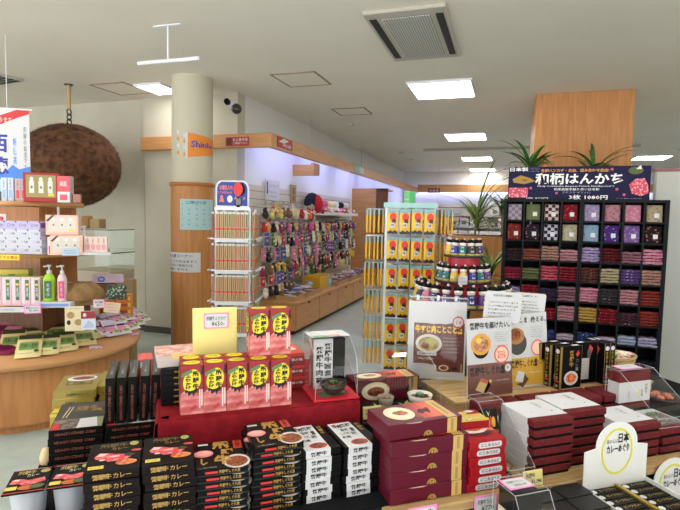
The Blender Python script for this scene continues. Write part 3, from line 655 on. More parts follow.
# --- low shelf
TG = M('tea_green', (60, 110, 70), .5); LIME = M('lime_card', (150, 200, 60), .45); PKC = M('pale_pink_card', (226, 190, 200), .5)
b = MB(); b.cbox(.06, .06, .2, PKC, .002); f = faces(b, .06, .06, .2); f['front'].rect(.1, .1, .36, .95, M('pink_stripe', (240, 216, 222), .5)).rect(.45, .2, .85, .9, TG).rect(.5, .7, .8, .78, LEMON, 2).vtxt('薬用', .52, .3, .78, .65, WHITE, 2); f['top'].rect(0, 0, 1, 1, LIME); pr = Proto(b.build('tonic_box'), 'box')
for i in range(5): pr.put(isl(-2+9.6*i, 3.5, .86), FAC-.2, 'tall pink and green tonic box on the low island shelf, %s one along' % ORD[i], 'pink and green tonic boxes')
b = MB(); b.cbox(.3, .07, .23, LIME, .003); f = faces(b, .3, .07, .23); f['front'].rect(0, .86, 1, 1, LEMON).rect(.2, .7, .35, .85, TG).rect(.55, .7, .7, .85, TG); tag(b.build('lime_box', None, isl(8, 3.68, .86), (0, 0, FAC-.2)), 'lime green carton behind the tonic boxes on the low shelf', 'box')
b = MB(); b.cbox(.22, .1, .035, WHITE, .003); f = faces(b, .22, .1, .035); f['front'].rect(.1, .2, .95, .8, M('tray_blue', (120, 150, 210), .5)); tag(b.build('bottle_box', None, isl(55.5, 3.48, .86), (0, 0, FAC-.2)), 'flat white box with blue front under two pump bottles', 'box')
pump('pump_bottle', M('lime_liquid', (160, 208, 50), .25), .19, .038, isl(48.5, 3.5, .895), 'lime green pump bottle with white pump on the low shelf', TG)
pump('pump_bottle', M('pink_liquid', (216, 196, 196), .25), .19, .030, isl(61.5, 3.5, .895), 'clear pinkish pump bottle beside the lime green one', M('hot_pink', (226, 70, 130), .5))
# kraft bags and boxes at the shelf end
KR = M('kraft', (150, 116, 74), .8, kind='noise', c2=(128, 96, 58), scale=14)
b = MB(); b.lathe([(.001, 0), (.12, .0), (.15, .05), (.12, .11), (.07, .14), (.001, .15)], KR, 14, (0, 0, 0), False, 1.15, .7); rk = random.Random(4); b.v = [(x+rk.uniform(-.014, .014), y+rk.uniform(-.012, .012), z+(rk.uniform(-.016, .016) if z > .01 else 0)) for x, y, z in b.v]; tag(b.build('kraft_bag', None, isl(80, 3.6, .86), (0, 0, FAC)), 'crumpled brown kraft bag on the low shelf by the bottles', 'bag')
b = MB(); b.cbox(.3, .2, .1, M('dark_kraft', (112, 84, 54), .8), .01); tag(b.build('kraft_box', None, isl(94, 4.0, .86), (0, 0, FAC+.2)), 'brown kraft box behind the crumpled bag', 'box')
b = MB(); b.cbox(.22, .1, .06, M('mauve_card', (200, 176, 196), .5), .003); f = faces(b, .22, .1, .06); f['front'].ring(.3, .5, .12, .36, .05, M('ring_blue', (60, 100, 190), .5)); tag(b.build('mauve_box', None, isl(108, 4.0, .965), (0, 0, FAC)), 'mauve box with a blue ring on the brown kraft box', 'box')
b = MB(); b.cbox(.13, .07, .1, M('floral_dark', (40, 48, 42), .6, kind='spots', c2=(150, 170, 140), scale=60, lo=.2, hi=.5), .012); tag(b.build('floral_pouch', None, isl(116, 3.6, .90), (0, 0, FAC)), 'dark floral pouch at the end of the low island shelf', 'pouch')
flat_sign('photo_card', isl(73.5, 3.38, .80), .115, .165, FAC, M('photo_cream', (222, 206, 168), .5), 'cream card with food photo hanging below the bottles', lambda f: f.ell(.3, .65, .2, .14, M('dish_tan', (176, 138, 84), .5)).ell(.7, .35, .2, .13, M('dish_tan', (176, 138, 84), .5)).ell(.2, .35, .1, .1, INK).lines(.1, .85, .9, .97, 1, GREYP))
flat_sign('photo_card', isl(87.5, 3.38, .79), .088, .125, FAC, M('ice_white', (210, 214, 226), .5), 'white card with red top hanging on the low island shelf', lambda f: f.rect(0, .6, 1, 1, M('card_red', (150, 40, 48), .5)).ell(.25, .8, .12, .1, WHITE, 2).poly([(.1, .1), (.5, .5), (.9, .3), (.9, .1)], M('snow_blue', (176, 186, 214), .5)))
def pink_tag(p, w, h, rz, label, s1, s2='', rx=0.0, bar=False):
    t = empty('price_tag', p, rz, label, 'price tag', rx=rx)
    b = MB(); b.box(-w/2, -.002, 0, w/2, 0, h, PINKL, .0008); f = Face(b, (-w/2, -.002, 0), (1, 0, 0), (0, 0, 1), w, h)
    f.rrect(.06, .1, .94, .9, .1, WHITE, 1.2)
    if s1: f.txt(s1, .12, .52, .88, .8, INK, 2.4, .01)
    if s2: f.txt(s2, .3, .2, .85, .46, INK, 2.4, .01)
    part(b, 'card', t); return t
pink_tag(isl(31, 3.37, .83), .1, .058, FAC, 'pink bordered price tag on the low shelf below the tonic boxes', '薬用ローション', '¥1,300')
pink_tag(isl(98, 3.4, .87), .07, .058, FAC, 'pink bordered price tag by the crumpled kraft bag', '飛騨', '¥500')
b = MB(); b.box(-.16, -.006, 0, .14, 0, .035, M('shelf_strip', (206, 206, 214), .4)); f = Face(b, (-.16, -.006, 0), (1, 0, 0), (0, 0, 1), .3, .035); f.lines(.1, .1, .7, .9, 1, GREYP); tag(b.build('shelf_strip', None, isl(8, 3.42, .825), (0, 0, FAC-.15)), 'white label strip on the low island shelf edge', 'label')
b = MB(); b.box(-.05, -.004, 0, .05, 0, .07, M('beige_card', (206, 178, 150), .6), .001); f = Face(b, (-.05, -.004, 0), (1, 0, 0), (0, 0, 1), .1, .07); f.lines(.1, .1, .9, .9, 3, GREYP); tag(b.build('beige_card', None, isl(110.5, 3.42, .835), (R_(-12), R_(8), FAC)), 'crinkled beige card at the end of the low island shelf', 'card')
for i, (px, z) in enumerate([(121-17*(k % 2), .5+.0585*(k//2)) for k in range(9)]):
    b = MB(); b.cbox(.13, .1, .058, M('orange_box', (222, 128, 30), .45), .003); f = faces(b, .13, .1, .058); f['front'].rect(.1, .3, .7, .7, M('orange_dark', (170, 80, 20), .5)).rect(.75, .2, .9, .8, LEMON)
    tag(b.build('orange_box', None, isl(px+3, 4.5, z+.0005), (0, 0, FAC)), 'orange box behind the purple packets on the island, %s' % '%s pile, %s layer' % (('outer', 'inner')[i % 2], ORD[i//2]), 'box', 'orange boxes on the island')
# --- packets on the counter
def pack(name, c, w, h, dr):
    b = MB(); vs = []; n = 6; mq = 6
    for side in (1, -1):
        for j in range(mq+1):
            for i in range(n+1):
                x = (i/n-.5)*w; y = (j/mq-.5)*h; k = (1-(2*abs(i/n-.5))**3)*(1-(2*abs(j/mq-.5))**4)
                vs.append((x, y, .011+side*.011*k))
    N = (n+1)*(mq+1); fs = []
    for j in range(mq):
        for i in range(n):
            a = j*(n+1)+i; fs.append((a, a+1, a+n+2, a+n+1)); fs.append((N+a, N+a+n+1, N+a+n+2, N+a+1))
    b.add(vs, fs, c, True); f = Face(b, (-w/2, -h/2, .0225), (1, 0, 0), (0, 1, 0), w, h); dr(f)
    return Proto(b.build(name), 'packet')
def d_green(f): f.rrect(.12, .3, .88, .66, .08, M('pack_green', (126, 160, 92), .5), 1).txt('飛騨の漬物', .18, .38, .82, .6, M('pack_dkgreen', (50, 84, 44), .5), 2).rect(.05, .8, .95, 1, M('pack_top', (52, 60, 40), .4), 1).ell(.82, .24, .1, .06, M('pack_dkgreen', (50, 84, 44), .5), 2).lines(.1, .08, .75, .2, 1, M('pack_dkgreen', (50, 84, 44), .5))
GP = pack('pickle_packet', M('pack_cream', (228, 214, 156), .4), .155, .215, d_green)
def d_purp(f): f.rect(.05, .5, .95, .97, M('pack_clear', (192, 176, 200), .3), 1).ell(.45, .36, .34, .16, M('pack_pink', (222, 140, 170), .5), 1).ell(.7, .2, .22, .09, M('pack_lime', (140, 180, 60), .5), 2).rect(.1, .52, .8, .62, M('pack_violet', (84, 44, 110), .5), 2).ell(.3, .14, .1, .05, M('pack_violet', (84, 44, 110), .5), 2)
VP = pack('pickle_packet', M('pack_white', (232, 226, 232), .35), .125, .2, d_purp)
def d_mag(f): f.rect(.1, .55, .9, .85, M('pack_rose', (214, 150, 184), .4), 1).ell(.5, .3, .35, .16, M('pack_wine', (96, 16, 60), .3), 1)
MP = pack('pickle_packet', M('pack_magenta', (138, 30, 88), .3), .15, .2, d_mag)
def lay(pr, px, py, z, tilt, yaw, lab, grp):
    p = at_z(px, py, z); a0 = math.atan2(p.y-IY, p.x-IX); a = .35*a0+.65*R_(-52)+R_(90)+R_(yaw)
    z = max(z, .504+.108*math.sin(R_(tilt))); pr.put(Vector((p.x, p.y, z)), a, lab, grp, rx=R_(tilt))
GL = [(29.5, 351, .535, 30, 0), (13, 347, .53, 34, 6), (48, 347, .545, 26, -4), (65, 343, .55, 26, 4), (84, 338, .555, 24, -6), (36, 338, .58, 22, 8), (56, 334, .59, 20, -5), (75, 331, .59, 20, 5), (97, 332, .54, 24, 8)]
for i, (x, y, z, tl, yw) in enumerate(GL): lay(GP, x, y, z, tl, yw, 'cream and green pickle packet on the counter, %s' % ('front one nearest the magenta packets', 'beside the magenta packets', 'third along the front', 'fourth along the front', 'large one mid front', 'behind near the magenta packets', 'behind in the middle', 'behind towards the purple packets', 'half tucked under the purple packets')[i], 'green pickle packets on the round counter')
VL = [(110, 331, .54, 28, 0), (120, 328, .55, 26, -6), (128, 324, .55, 26, 4), (134, 320, .55, 26, -4), (139, 316, .55, 26, 0), (102, 329, .56, 24, 8), (108, 321, .60, 20, 10), (116, 319, .61, 18, -8), (124, 316, .61, 18, 6), (98, 322, .58, 18, 12), (131, 312, .60, 18, -6)]
for i, (x, y, z, tl, yw) in enumerate(VL): lay(VP, x, y, z, tl, yw, 'purple and white pickle packet on the round counter, %s' % ('front next to the green packets', 'second along the front', 'third along the front', 'fourth along the front', 'last at the counter end', 'leaning on the green packets', 'back row near the price cards', 'back row second', 'back row third', 'back row nearest the shaded core', 'back row at the end')[i], 'purple pickle packets on the round counter')
ML = [(6, 347, .54, 20, 0), (2, 338, .57, 18, 10), (12, 333, .6, 16, -8), (24, 331, .58, 14, 12), (3, 328, .62, 14, 0)]
for i, (x, y, z, tl, yw) in enumerate(ML): lay(MP, x, y, z, tl, yw, 'shiny magenta packet on the round counter, %s' % ('lowest in front', 'second up', 'on top beside the green packets', 'slid towards the shaded core', 'highest at the back')[i], 'magenta packets on the round counter')
pink_tag(at_z(96, 354, .46)+Vector((.0, -.0, 0)), .095, .062, R_(28), 'pink edged price tag on the counter edge below the green packets', '飛騨の漬物', '¥432')
pink_tag(at_z(135.5, 340, .46), .06, .062, R_(70), 'lilac price tag on the counter edge below the purple packets', '赤かぶ', '¥378')
# glass shelf by the front wall and the brown board leaning there
t = empty('glass_cabinet', at_d(107, 290, 5.35)*1.0, 0, 'glass display shelf standing by the front wall below the brown ball', 'display case'); t.location.z = 0
b = MB(); b.box(-.32, -.18, 0, .2, .18, .92, M('case_base', (190, 180, 158), .6), .004); part(b, 'base', t)
b = MB()
for z in (1.10, 1.335): b.box(-.32, -.18, z, .2, .18, z+.012, GLASS)
part(b, 'shelf', t)
b = MB(); b.box(-.32, .17, .92, .2, .18, 1.34, GLASS); b.box(.192, -.18, .92, .2, .18, 1.34, GLASS); part(b, 'pane', t)
b = MB(); ge = M('glass_edge', (86, 104, 94), .3)
for z in (1.10, 1.335): b.box(-.32, -.184, z, .204, -.18, z+.01, ge); b.box(.2, -.18, z, .204, .18, z+.01, ge)
part(b, 'edge', t)
p = at_d(126, 300, 5.2); b = MB(); b.box(-.12, -.03, 0, .11, .03, .85, M('tan_board', (166, 140, 96), .6), .004); tag(b.build('standing_board', None, (p.x, p.y, 0), (0, 0, 0)), 'tan wooden panel standing by the wall beyond the round island', 'panel')
b = MB(); b.cbox(.12, .1, .1, M('tan_board', (166, 140, 96), .6), .004); p = at_d(98, 230, 5.35); tag(b.build('tan_box', None, (p.x, p.y, 1.347), (0, 0, 0)), 'small tan box on top of the glass display shelf', 'box')
b = MB(); b.cbox(.1, .1, .13, M('straw', (160, 120, 70), .8), .02); p = at_d(89, 230, 5.35); tag(b.build('straw_bundle', None, (p.x-.02, p.y, 1.347), (0, 0, .3)), 'brown straw bundle on the glass shelf below the big ball', 'bundle')
# the cedar ball
BC = at_d(70, 166, 5.85)
def cedar_ball():
    rr = random.Random(11); b = MB(); FUR = M('cedar_brown', (118, 78, 50), .95, kind='noise', c2=(52, 30, 18), scale=15, lo=.3, hi=.7); r = .545
    b.ball((0, 0, 0), r*.985, FUR, 48, .87)
    vs = []; fs = []
    for k in range(9000):
        z = rr.uniform(-1, 1); a = rr.uniform(0, 2*math.pi); q = math.sqrt(1-z*z); n = Vector((q*math.cos(a), q*math.sin(a), z))
        tdir = Vector((rr.gauss(0, 1), rr.gauss(0, 1), rr.gauss(0, 1)-.8)); tdir = (tdir-n*tdir.dot(n)).normalized(); sd = n.cross(tdir)
        p = n*(r*.975); e = n*(r*(1.0+rr.uniform(0, .034)))+tdir*rr.uniform(.012, .03); w_ = .0028; p.z *= .87; e.z *= .87
        i = len(vs); vs += [p-sd*w_, p+sd*w_, e]; fs.append((i, i+1, i+2))
    b.add(vs, fs, FUR)
    t = empty('cedar_ball', BC, 0, 'big brown cedar leaf ball hanging from the ceiling behind the round island', 'hanging ball'); part(b, 'ball', t)
    top = CZ-BC.z; r = r*.87
    b = MB(); sm = M('dark_iron', (70, 64, 58), .4, metal=.6)
    for k, zz in enumerate((r+.02, r+.075, r+.13)):
        pts = [(.03*math.cos(x*math.pi/6)*(1 if k % 2 else .0), .03*math.cos(x*math.pi/6)*(0 if k % 2 else 1), zz+.036*math.sin(x*math.pi/6)) for x in range(13)]; b.tube(pts, .007, sm, 6)
    part(b, 'chain', t)
    b = MB(); b.bar((0, 0, r+.16), (0, 0, top), .02, M('rope_tan', (190, 160, 110), .8), 10); part(b, 'rope', t)
    b = MB(); b.lathe([(.04, top-.012), (.05, top-.001)], sm, 16); part(b, 'mount', t)
cedar_ball()
# ================================================================== white chopstick rack
def chop_rack():
    d = 3.9; c = at_d(236, 300, d+.1); base = Vector((c.x, c.y, 0)); rz = R_(18)
    t = empty('chopstick_rack', base, rz, 'white revolving rack of chopstick boxes beside the round column', 'rack')
    W_ = .25; hw = W_/2
    def zp(py): return at_d(231, py+2.5, d).z
    b = MB(); b.bar((0, 0, .03), (0, 0, zp(205)), .016, WMETAL, 10); b.lathe([(.001, .03), (.2, .03), (.22, .0), (.001, 0)], WMETAL, 28); part(b, 'stand', t)
    b = MB()
    for x in (-hw, hw):
        for y in (-hw, hw): b.box(x-.009, y-.009, .35, x+.009, y+.009, zp(206), WMETAL)
    part(b, 'frame', t)
    tiers = [239.5, 270.5, 301.5, 333]
    for py in tiers:
        z = zp(py); b = MB()
        for q in range(4):
            a = q*math.pi/2; cs, sn = math.cos(a), math.sin(a)
            def P(x, y, z_): return (x*cs-y*sn, x*sn+y*cs, z_)
            b.add([P(-hw, -hw, z), P(hw, -hw, z), P(hw, -hw-.05, z+.004), P(-hw, -hw-.05, z+.004), P(-hw, -hw-.055, z+.026), P(hw, -hw-.055, z+.026)], [(0, 1, 2, 3), (3, 2, 5, 4)], WMETAL)
            b.bar(P(-hw-.03, -hw-.055, z+.028), P(hw+.03, -hw-.055, z+.028), .005, WMETAL)
            for i in range(9): x = -hw+W_*i/8; b.bar(P(x, -hw, z+.028), P(x, -hw-.055, z+.028), .003, M('rack_blue', (176, 182, 214), .5), 5)
        part(b, 'pocket', t)
    s0 = zp(205); b = MB(); sw = .225; f0 = Face(b, (-sw/2, -hw-.03, s0), (1, 0, 0), (0, 0, 1), sw, .19)
    b.box(-sw/2-.02, -hw-.03, s0-.02, sw/2+.02, -hw-.015, s0+.0, WMETAL)
    pts = [(0, 0), (1, 0), (1, .72), (.96, .88), (.86, .98), (.14, .98), (.04, .88), (0, .72)]
    f0.poly([(x*1.1-.05, y*1.06) for x, y in pts], WHITE, 0); f0.poly([(x, .06+y*.94) for x, y in pts], M('sign_navy', (34, 60, 140), .5), 1)
    b.add([f0.p(x*1.1-.05, y*1.06, -6) for x, y in pts], [tuple(range(len(pts)))[::-1]], WHITE)
    rs = M('sign_salmon', (230, 110, 90), .5); f0.txt('お箸名入れ', .08, .66, .52, .86, rs, 3, .05).txt('してみませんか', .04, .52, .5, .62, rs, 3, .04)
    f0.ell(.74, .7, .19, .27, BLACK, 2).ell(.69, .70, .15, .27, M('sign_red', (206, 50, 44), .5), 3).ell(.42, .32, .09, .14, WHITE, 2).poly([(.08, .2), (.12, .46), (.18, .46), (.24, .2)], rs, 2).ell(.7, .2, .12, .2, BLACK, 2).ell(.66, .22, .05, .14, GREYP, 3).ell(.74, .22, .05, .14, GREYP, 3).poly([(.56, .3), (.6, .42), (.66, .34)], rs, 3).poly([(.84, .3), (.9, .42), (.94, .34)], rs, 3)
    part(b, 'header_sign', t)
    cols = [((214, 186, 132), 'tan', (160, 84, 62)), ((222, 196, 134), 'straw', (60, 104, 96)), ((176, 112, 92), 'brick', (130, 60, 52)), ((216, 188, 140), 'sand', (186, 96, 74)), ((130, 120, 96), 'dark', (120, 60, 54))]
    prs = []
    for c_, n_, s_ in cols:
        b = MB(); b.cbox(.0275, .018, .22, M('chop_'+n_, tuple(int(q*.8) for q in c_), .45), .002); f = faces(b, .0275, .018, .22)
        for k in ('front', 'left', 'right'):
            f[k].rect(0, .40, 1, .46, REDP, 1).rect(.32, .5, .68, .92, M('chop_s_'+n_, s_, .5), 1).rect(.35, .1, .65, .36, M('chop_s_'+n_, s_, .5), 1).rect(0, .94, 1, 1, WHITE, 2)
        prs.append(Proto(b.build('chopstick_box'), 'chopsticks'))
    rr = random.Random(9)
    for ti, py in enumerate(tiers):
        z = zp(py)+.006
        for q, nq in ((0, 8), (1, 7), (3, 7)):
            a = q*math.pi/2; cs, sn = math.cos(a), math.sin(a)
            for i in range(nq):
                x = -hw+W_*(i+.5)/nq; y = -hw-.028; k = rr.choice((0, 0, 1, 3, 3) if q != 3 else (2, 2, 4, 0)); lx, ly = x*cs-y*sn, x*sn+y*cs
                p = base + Vector((lx*math.cos(rz)-ly*math.sin(rz), lx*math.sin(rz)+ly*math.cos(rz), z))
                prs[k].put(p, rz+a, '%s chopstick box in the %s tier of the white rack, %s, slot %s' % (cols[k][1], ORD[ti], ('front', 'aisle side', 'back', 'column side')[q], ORD[i]), 'chopstick boxes in the %s tier' % ORD[ti])
chop_rack()
# ================================================================== rack of yellow snack packets
def yellow_rack():
    d = 3.55; c = at_d(406.5, 300, d+.2); base = Vector((c.x, c.y, 0)); rz = R_(14); hw = .165
    t = empty('snack_rack', base, rz, 'tall revolving wire rack hung with yellow snack packets on all sides', 'rack')
    def zp(py): return at_d(410, py, d).z
    TEAL = M('rack_teal', (150, 190, 186), .4)
    b = MB(); b.bar((0, 0, .03), (0, 0, zp(206)), .018, STEEL, 10); b.lathe([(.001, .03), (.22, .03), (.24, 0), (.001, 0)], STEEL, 28); part(b, 'stand', t)
    b = MB()
    for x in (-hw, hw):
        for y in (-hw, hw): b.box(x-.007, y-.007, .45, x+.007, y+.007, zp(204), WMETAL)
    b.box(-hw-.02, -hw-.01, zp(208), hw+.02, -hw, zp(203), TEAL); b.box(-hw, -hw, zp(204)-.008, hw, hw, zp(204), TEAL); part(b, 'frame', t)
    tops = [209.5, 237, 264, 292, 319, 345]
    for py in tops:
        b = MB(); z = zp(py)
        for x in (-1, 1): b.bar((x*hw, -hw, z), (x*hw, hw, z), .004, WMETAL)
        for y in (-1, 1): b.bar((-hw, y*hw, z), (hw, y*hw, z), .004, WMETAL)
        for i in range(4):
            x = -hw+2*hw*(i+.5)/4; b.bar((x, -hw, z), (x, -hw-.11, z), .003, STEEL, 5); b.bar((-hw, x, z), (-hw-.14, x, z), .003, STEEL, 5); b.bar((hw, x, z), (hw+.14, x, z), .003, STEEL, 5)
        part(b, 'hook', t)
    b = MB(); w_, h_ = .070, .152
    b.box(-w_/2, -.006, -h_, w_/2, .006, .012, M('snack_yellow', (216, 164, 22), .35), .002); f = Face(b, (-w_/2, -.006, -h_), (1, 0, 0), (0, 0, 1), w_, h_+.012)
    SB = M('snack_blue', (128, 172, 176), .35)
    f.rect(0, .88, 1, 1, SB, 1).rect(0, 0, .22, .8, M('snack_gold', (226, 188, 44), .4), 1).ell(.55, .69, .33, .17, M('snack_red', (206, 56, 40), .45), 2).ell(.62, .52, .2, .1, M('snack_dark', (70, 40, 50), .5), 3).rrect(.28, .26, .68, .46, .06, WHITE, 4).txt('飛騨', .34, .3, .62, .42, INK, 6).rect(0, 0, 1, .1, M('snack_black', (40, 36, 30), .4), 2).ell(.3, .1, .14, .05, M('snack_black', (40, 36, 30), .4), 3).ell(.72, .1, .14, .05, M('snack_black', (40, 36, 30), .4), 3).txt('せんべい', .2, .86, .8, .95, M('snack_teal', (50, 120, 130), .5), 3)
    for s in (-1, 1): b.box(s*w_/2-.001, -.0055, -.03, s*w_/2+.001, .0055, .012, SB)
    pr = Proto(b.build('snack_packet'), 'snack packet')
    rr = random.Random(4)
    def put(lx, ly, z, a, lab, g):
        p = base+Vector((lx*math.cos(rz)-ly*math.sin(rz), lx*math.sin(rz)+ly*math.cos(rz), z)); pr.put(p, rz+a, lab, g)
    for ti, py in enumerate(tops):
        z = zp(py)-.014
        for i in range(4):
            x = -hw+2*hw*(i+.5)/4
            for k, off in enumerate((.098, .06)):
                put(x, -hw-off, z+rr.uniform(-.003, .003), R_(rr.uniform(-5, 5)), 'yellow snack packet on rack front, %s row down, %s hook, %s' % (ORD[ti], ORD[i], 'foremost' if k == 0 else 'behind the foremost'), 'yellow packets on the rack front')
        for j in range(5):
            put(-hw-.025-.028*j, -.09+rr.uniform(-.02, .0), z, R_(-90+rr.uniform(-8, 8)), 'yellow snack packet edge-on at the charm-wall side of the rack, %s row, %s out' % (ORD[ti], ORD[j]), 'yellow packets on the rack side facing the charm wall')
            if ti < 3: put(hw+.025+.026*j, -.09+rr.uniform(-.02, .0), z, R_(90+rr.uniform(-8, 8)), 'yellow snack packet edge-on at the plant side of the rack, %s row, %s out' % (ORD[ti], ORD[j]), 'yellow packets on the rack side facing the plants')
    return base, rz, zp
yb, yrz, yzp = yellow_rack()
# green carton far behind on a white stand
p = at_d(409, 199, 6.2); b = MB(); b.cbox(.14, .12, .22, M('mint_box', (120, 206, 140), .5), .003); f = faces(b, .14, .12, .22); f['front'].rect(.5, 0, 1, 1, M('mint_dark', (90, 190, 110), .5)).rect(0, .55, .45, .6, WHITE); f['left'].rect(0, 0, 1, 1, WHITE)
tag(b.build('mint_box', None, (p.x, p.y, 1.62), (0, 0, R_(20))), 'mint green box standing high behind the yellow snack rack', 'box')
t = empty('box_stand', (p.x, p.y, 0), R_(20), 'slim stand under the mint green box behind the snack rack', 'stand'); b = MB(); b.box(-.1, -.08, 1.60, .1, .08, 1.62, WMETAL); part(b, 'plate', t); b = MB(); b.bar((0, 0, 0), (0, 0, 1.6), .02, WMETAL); b.lathe([(.001, .02), (.16, .02), (.16, 0)], WMETAL, 20); part(b, 'pole', t)
# ================================================================== round tiered rack of little doll charms
def doll_rack():
    d = 3.0; c = at_d(462, 300, d+.05); base = Vector((c.x, c.y, 0))
    t = empty('doll_rack', base, 0, 'round tiered rack of little doll figures beside the yellow snack rack', 'rack')
    def zp(py): return at_d(462, py, d-.1).z
    tr = [(zp(256.5), .115), (zp(282.5), .165), (zp(305), .285)]
    b = MB()
    for z, r in tr: b.lathe([(.001, z-.01), (r, z-.01), (r+.006, z+.004), (r, z)], M('tier_dark', (60, 54, 50), .5), 32); b.lathe([(.001, z), (r, z)], M('tier_dark', (60, 54, 50), .5), 32)
    part(b, 'tier', t)
    b = MB(); rp = M('rack_red', (190, 36, 60), .4); b.lathe([(.09, tr[1][0]), (.09, tr[0][0]-.01)], rp, 28); b.lathe([(.13, tr[2][0]), (.13, tr[1][0]-.01)], rp, 28); part(b, 'drum', t)
    b = MB(); b.lathe([(.05, .03), (.05, tr[2][0]-.01)], BLACK, 18); b.lathe([(.001, .03), (.2, .03), (.22, 0)], BLACK, 28); part(b, 'stand', t)
    DC = [((50, 44, 140), 'indigo'), ((180, 34, 50), 'red'), ((30, 100, 110), 'teal'), ((206, 176, 60), 'yellow'), ((206, 110, 140), 'pink'), ((84, 46, 120), 'purple'), ((36, 32, 40), 'black'), ((40, 50, 100), 'navy')]
    prs = []
    for c_, n_ in DC:
        q = empty('doll_figure', (0, 0, 0)); bm = M('doll_'+n_, c_, .4)
        b = MB(); b.lathe([(.001, 0), (.02, 0), (.021, .012)], M('doll_base', (222, 196, 110), .4), 12); b.lathe([(.021, .012), (.021, .035), (.014, .05)], bm, 12); b.poly([(-.008, -.0215, .02), (.008, -.0215, .02), (.005, -.0165, .045), (-.005, -.0165, .045)], WHITE); part(b, 'body', q)
        b = MB(); b.ball((0, 0, .06), .017, M('doll_face', (236, 226, 216), .5), 10); part(b, 'face', q)
        b = MB(); b.ball((0, .003, .070), .0195, BLACK, 10, .72); part(b, 'hair', q)
        b = MB(); b.ball((.008, -.002, .083), .006, M('doll_ribbon', (206, 190, 196), .5), 6); part(b, 'bow', q)
        prs.append(Proto(q, 'doll'))
    rr = random.Random(2)
    for ti, (z, r) in enumerate(tr):
        n = (12, 17, 24)[ti]; sc_ = (1.15, 1.15, 1.45)[ti]
        for i in range(n):
            a = 2*math.pi*i/n; k = rr.randrange(8)
            f = math.cos(a-math.atan2(-base.y, -base.x))
            if f < -.35: continue
            o = prs[k].put(base+Vector(((r-.028)*math.cos(a), (r-.028)*math.sin(a), z)), a+R_(90), '%s little doll on the %s tier of the round rack, %s place round' % (DC[k][1], ('top', 'middle', 'bottom')[ti], ORD[i]), 'little dolls on the %s tier' % ('top', 'middle', 'bottom')[ti])
            o.scale = (sc_, sc_, sc_)
    p = base+(Vector((-base.x, -base.y, 0)).normalized())*.2
    flat_sign('price_card', Vector((p.x, p.y, tr[1][0]+.02)), .05, .05, R_(18), WHITE, 'small white price card on the middle tier of the doll rack', lambda f: f.lines(.1, .15, .9, .85, 2, GREYP), .003)
doll_rack()
# ================================================================== planter and plants
p0 = at_d(453, 240, 4.9); p1 = at_d(512, 240, 5.0)
pc = (p0+p1)/2; t = empty('planter_box', (pc.x+.1, pc.y+.2, 0), R_(6), 'plain light-wood planter partition behind the doll rack', 'planter')
pz = at_d(478, 236, 4.95).z
b = MB(); b.box(-.42, -.18, 0, .45, .18, pz, WOOD, .006); part(b, 'box', t)
b = MB(); b.box(-.40, -.16, pz-.01, .43, .16, pz+.004, M('soil', (60, 44, 32), .95)); part(b, 'soil', t)
def dracaena(name, p, h, n, ln, label, seed, lean=(0, 0), wide=.018, yellow=.15):
    rr = random.Random(seed); t = empty(name, p, 0, label, 'plant')
    b = MB(); b.tube([(0, 0, 0), (lean[0]*.5, lean[1]*.5, h*.55), (lean[0], lean[1], h)], .011, M('cane', (150, 130, 96), .7), 8); part(b, 'stem', t)
    b = MB()
    for k in range(n):
        a = rr.uniform(0, 2*math.pi); el = rr.uniform(.15, 1.35); L = ln*rr.uniform(.6, 1.1); vs = []; m_ = 6
        z0 = h-rr.uniform(0, .16)
        dx = Vector((math.cos(a), math.sin(a), 0)); sd = Vector((-math.sin(a), math.cos(a), 0)); pos = Vector((lean[0], lean[1], z0)); e = el
        for i in range(m_+1):
            u = i/m_; wd = wide*(math.sin(math.pi*min(1, .18+.82*u))**.7 if u < 1 else .02)
            vs += [pos-sd*wd+Vector((0, 0, .3*wd)), pos, pos+sd*wd+Vector((0, 0, .3*wd))]
            pos = pos + (dx*math.cos(e)+Vector((0, 0, 1))*math.sin(e))*(L/m_); e -= rr.uniform(.10, .24)
        fs = []
        for i in range(m_):
            for j in (0, 1): q = i*3+j; fs.append((q, q+1, q+4, q+3))
        b.add(vs, fs, LEAFY if rr.random() < yellow else LEAF, True)
    part(b, 'leaves', t)
q = at_d(474, 236, 4.95); dracaena('dracaena', (q.x, q.y+.1, pz), .2, 60, .6, 'spiky green dracaena in the wooden planter behind the snack rack', 21, (.02, 0), .0095, .35)
q = at_d(487, 250, 4.35); t_ = Vector((q.x, q.y, 0)); dracaena('dracaena', t_, 1.1, 48, .42, 'yellowish leafy plant hanging low beside the black handkerchief rack', 5, (.03, .02), .013, .5)
q = at_d(528, 200, 5.3); dracaena('dracaena', (q.x, q.y, 0), 2.1, 26, .40, 'dark green dracaena rising behind the start of the handkerchief sign', 8, (0, 0), .024, 0)
q = at_d(503, 200, 5.75); dracaena('dracaena', (q.x, q.y, 0), 1.72, 16, .36, 'thin green plant between the planter and the handkerchief sign', 31, (0, 0), .02, 0)
q = at_d(592, 190, 5.2); dracaena('dracaena', (q.x, q.y, 0), 2.08, 16, .5, 'arching green plant above the middle of the handkerchief sign', 14, (.0, 0), .022, .05)
q = at_d(676, 150, 4.9); dracaena('dracaena', (q.x+.3, q.y, 0), 2.02, 12, .4, 'leafy plant tip above the white partition', 17, (0, 0), .02, 0)
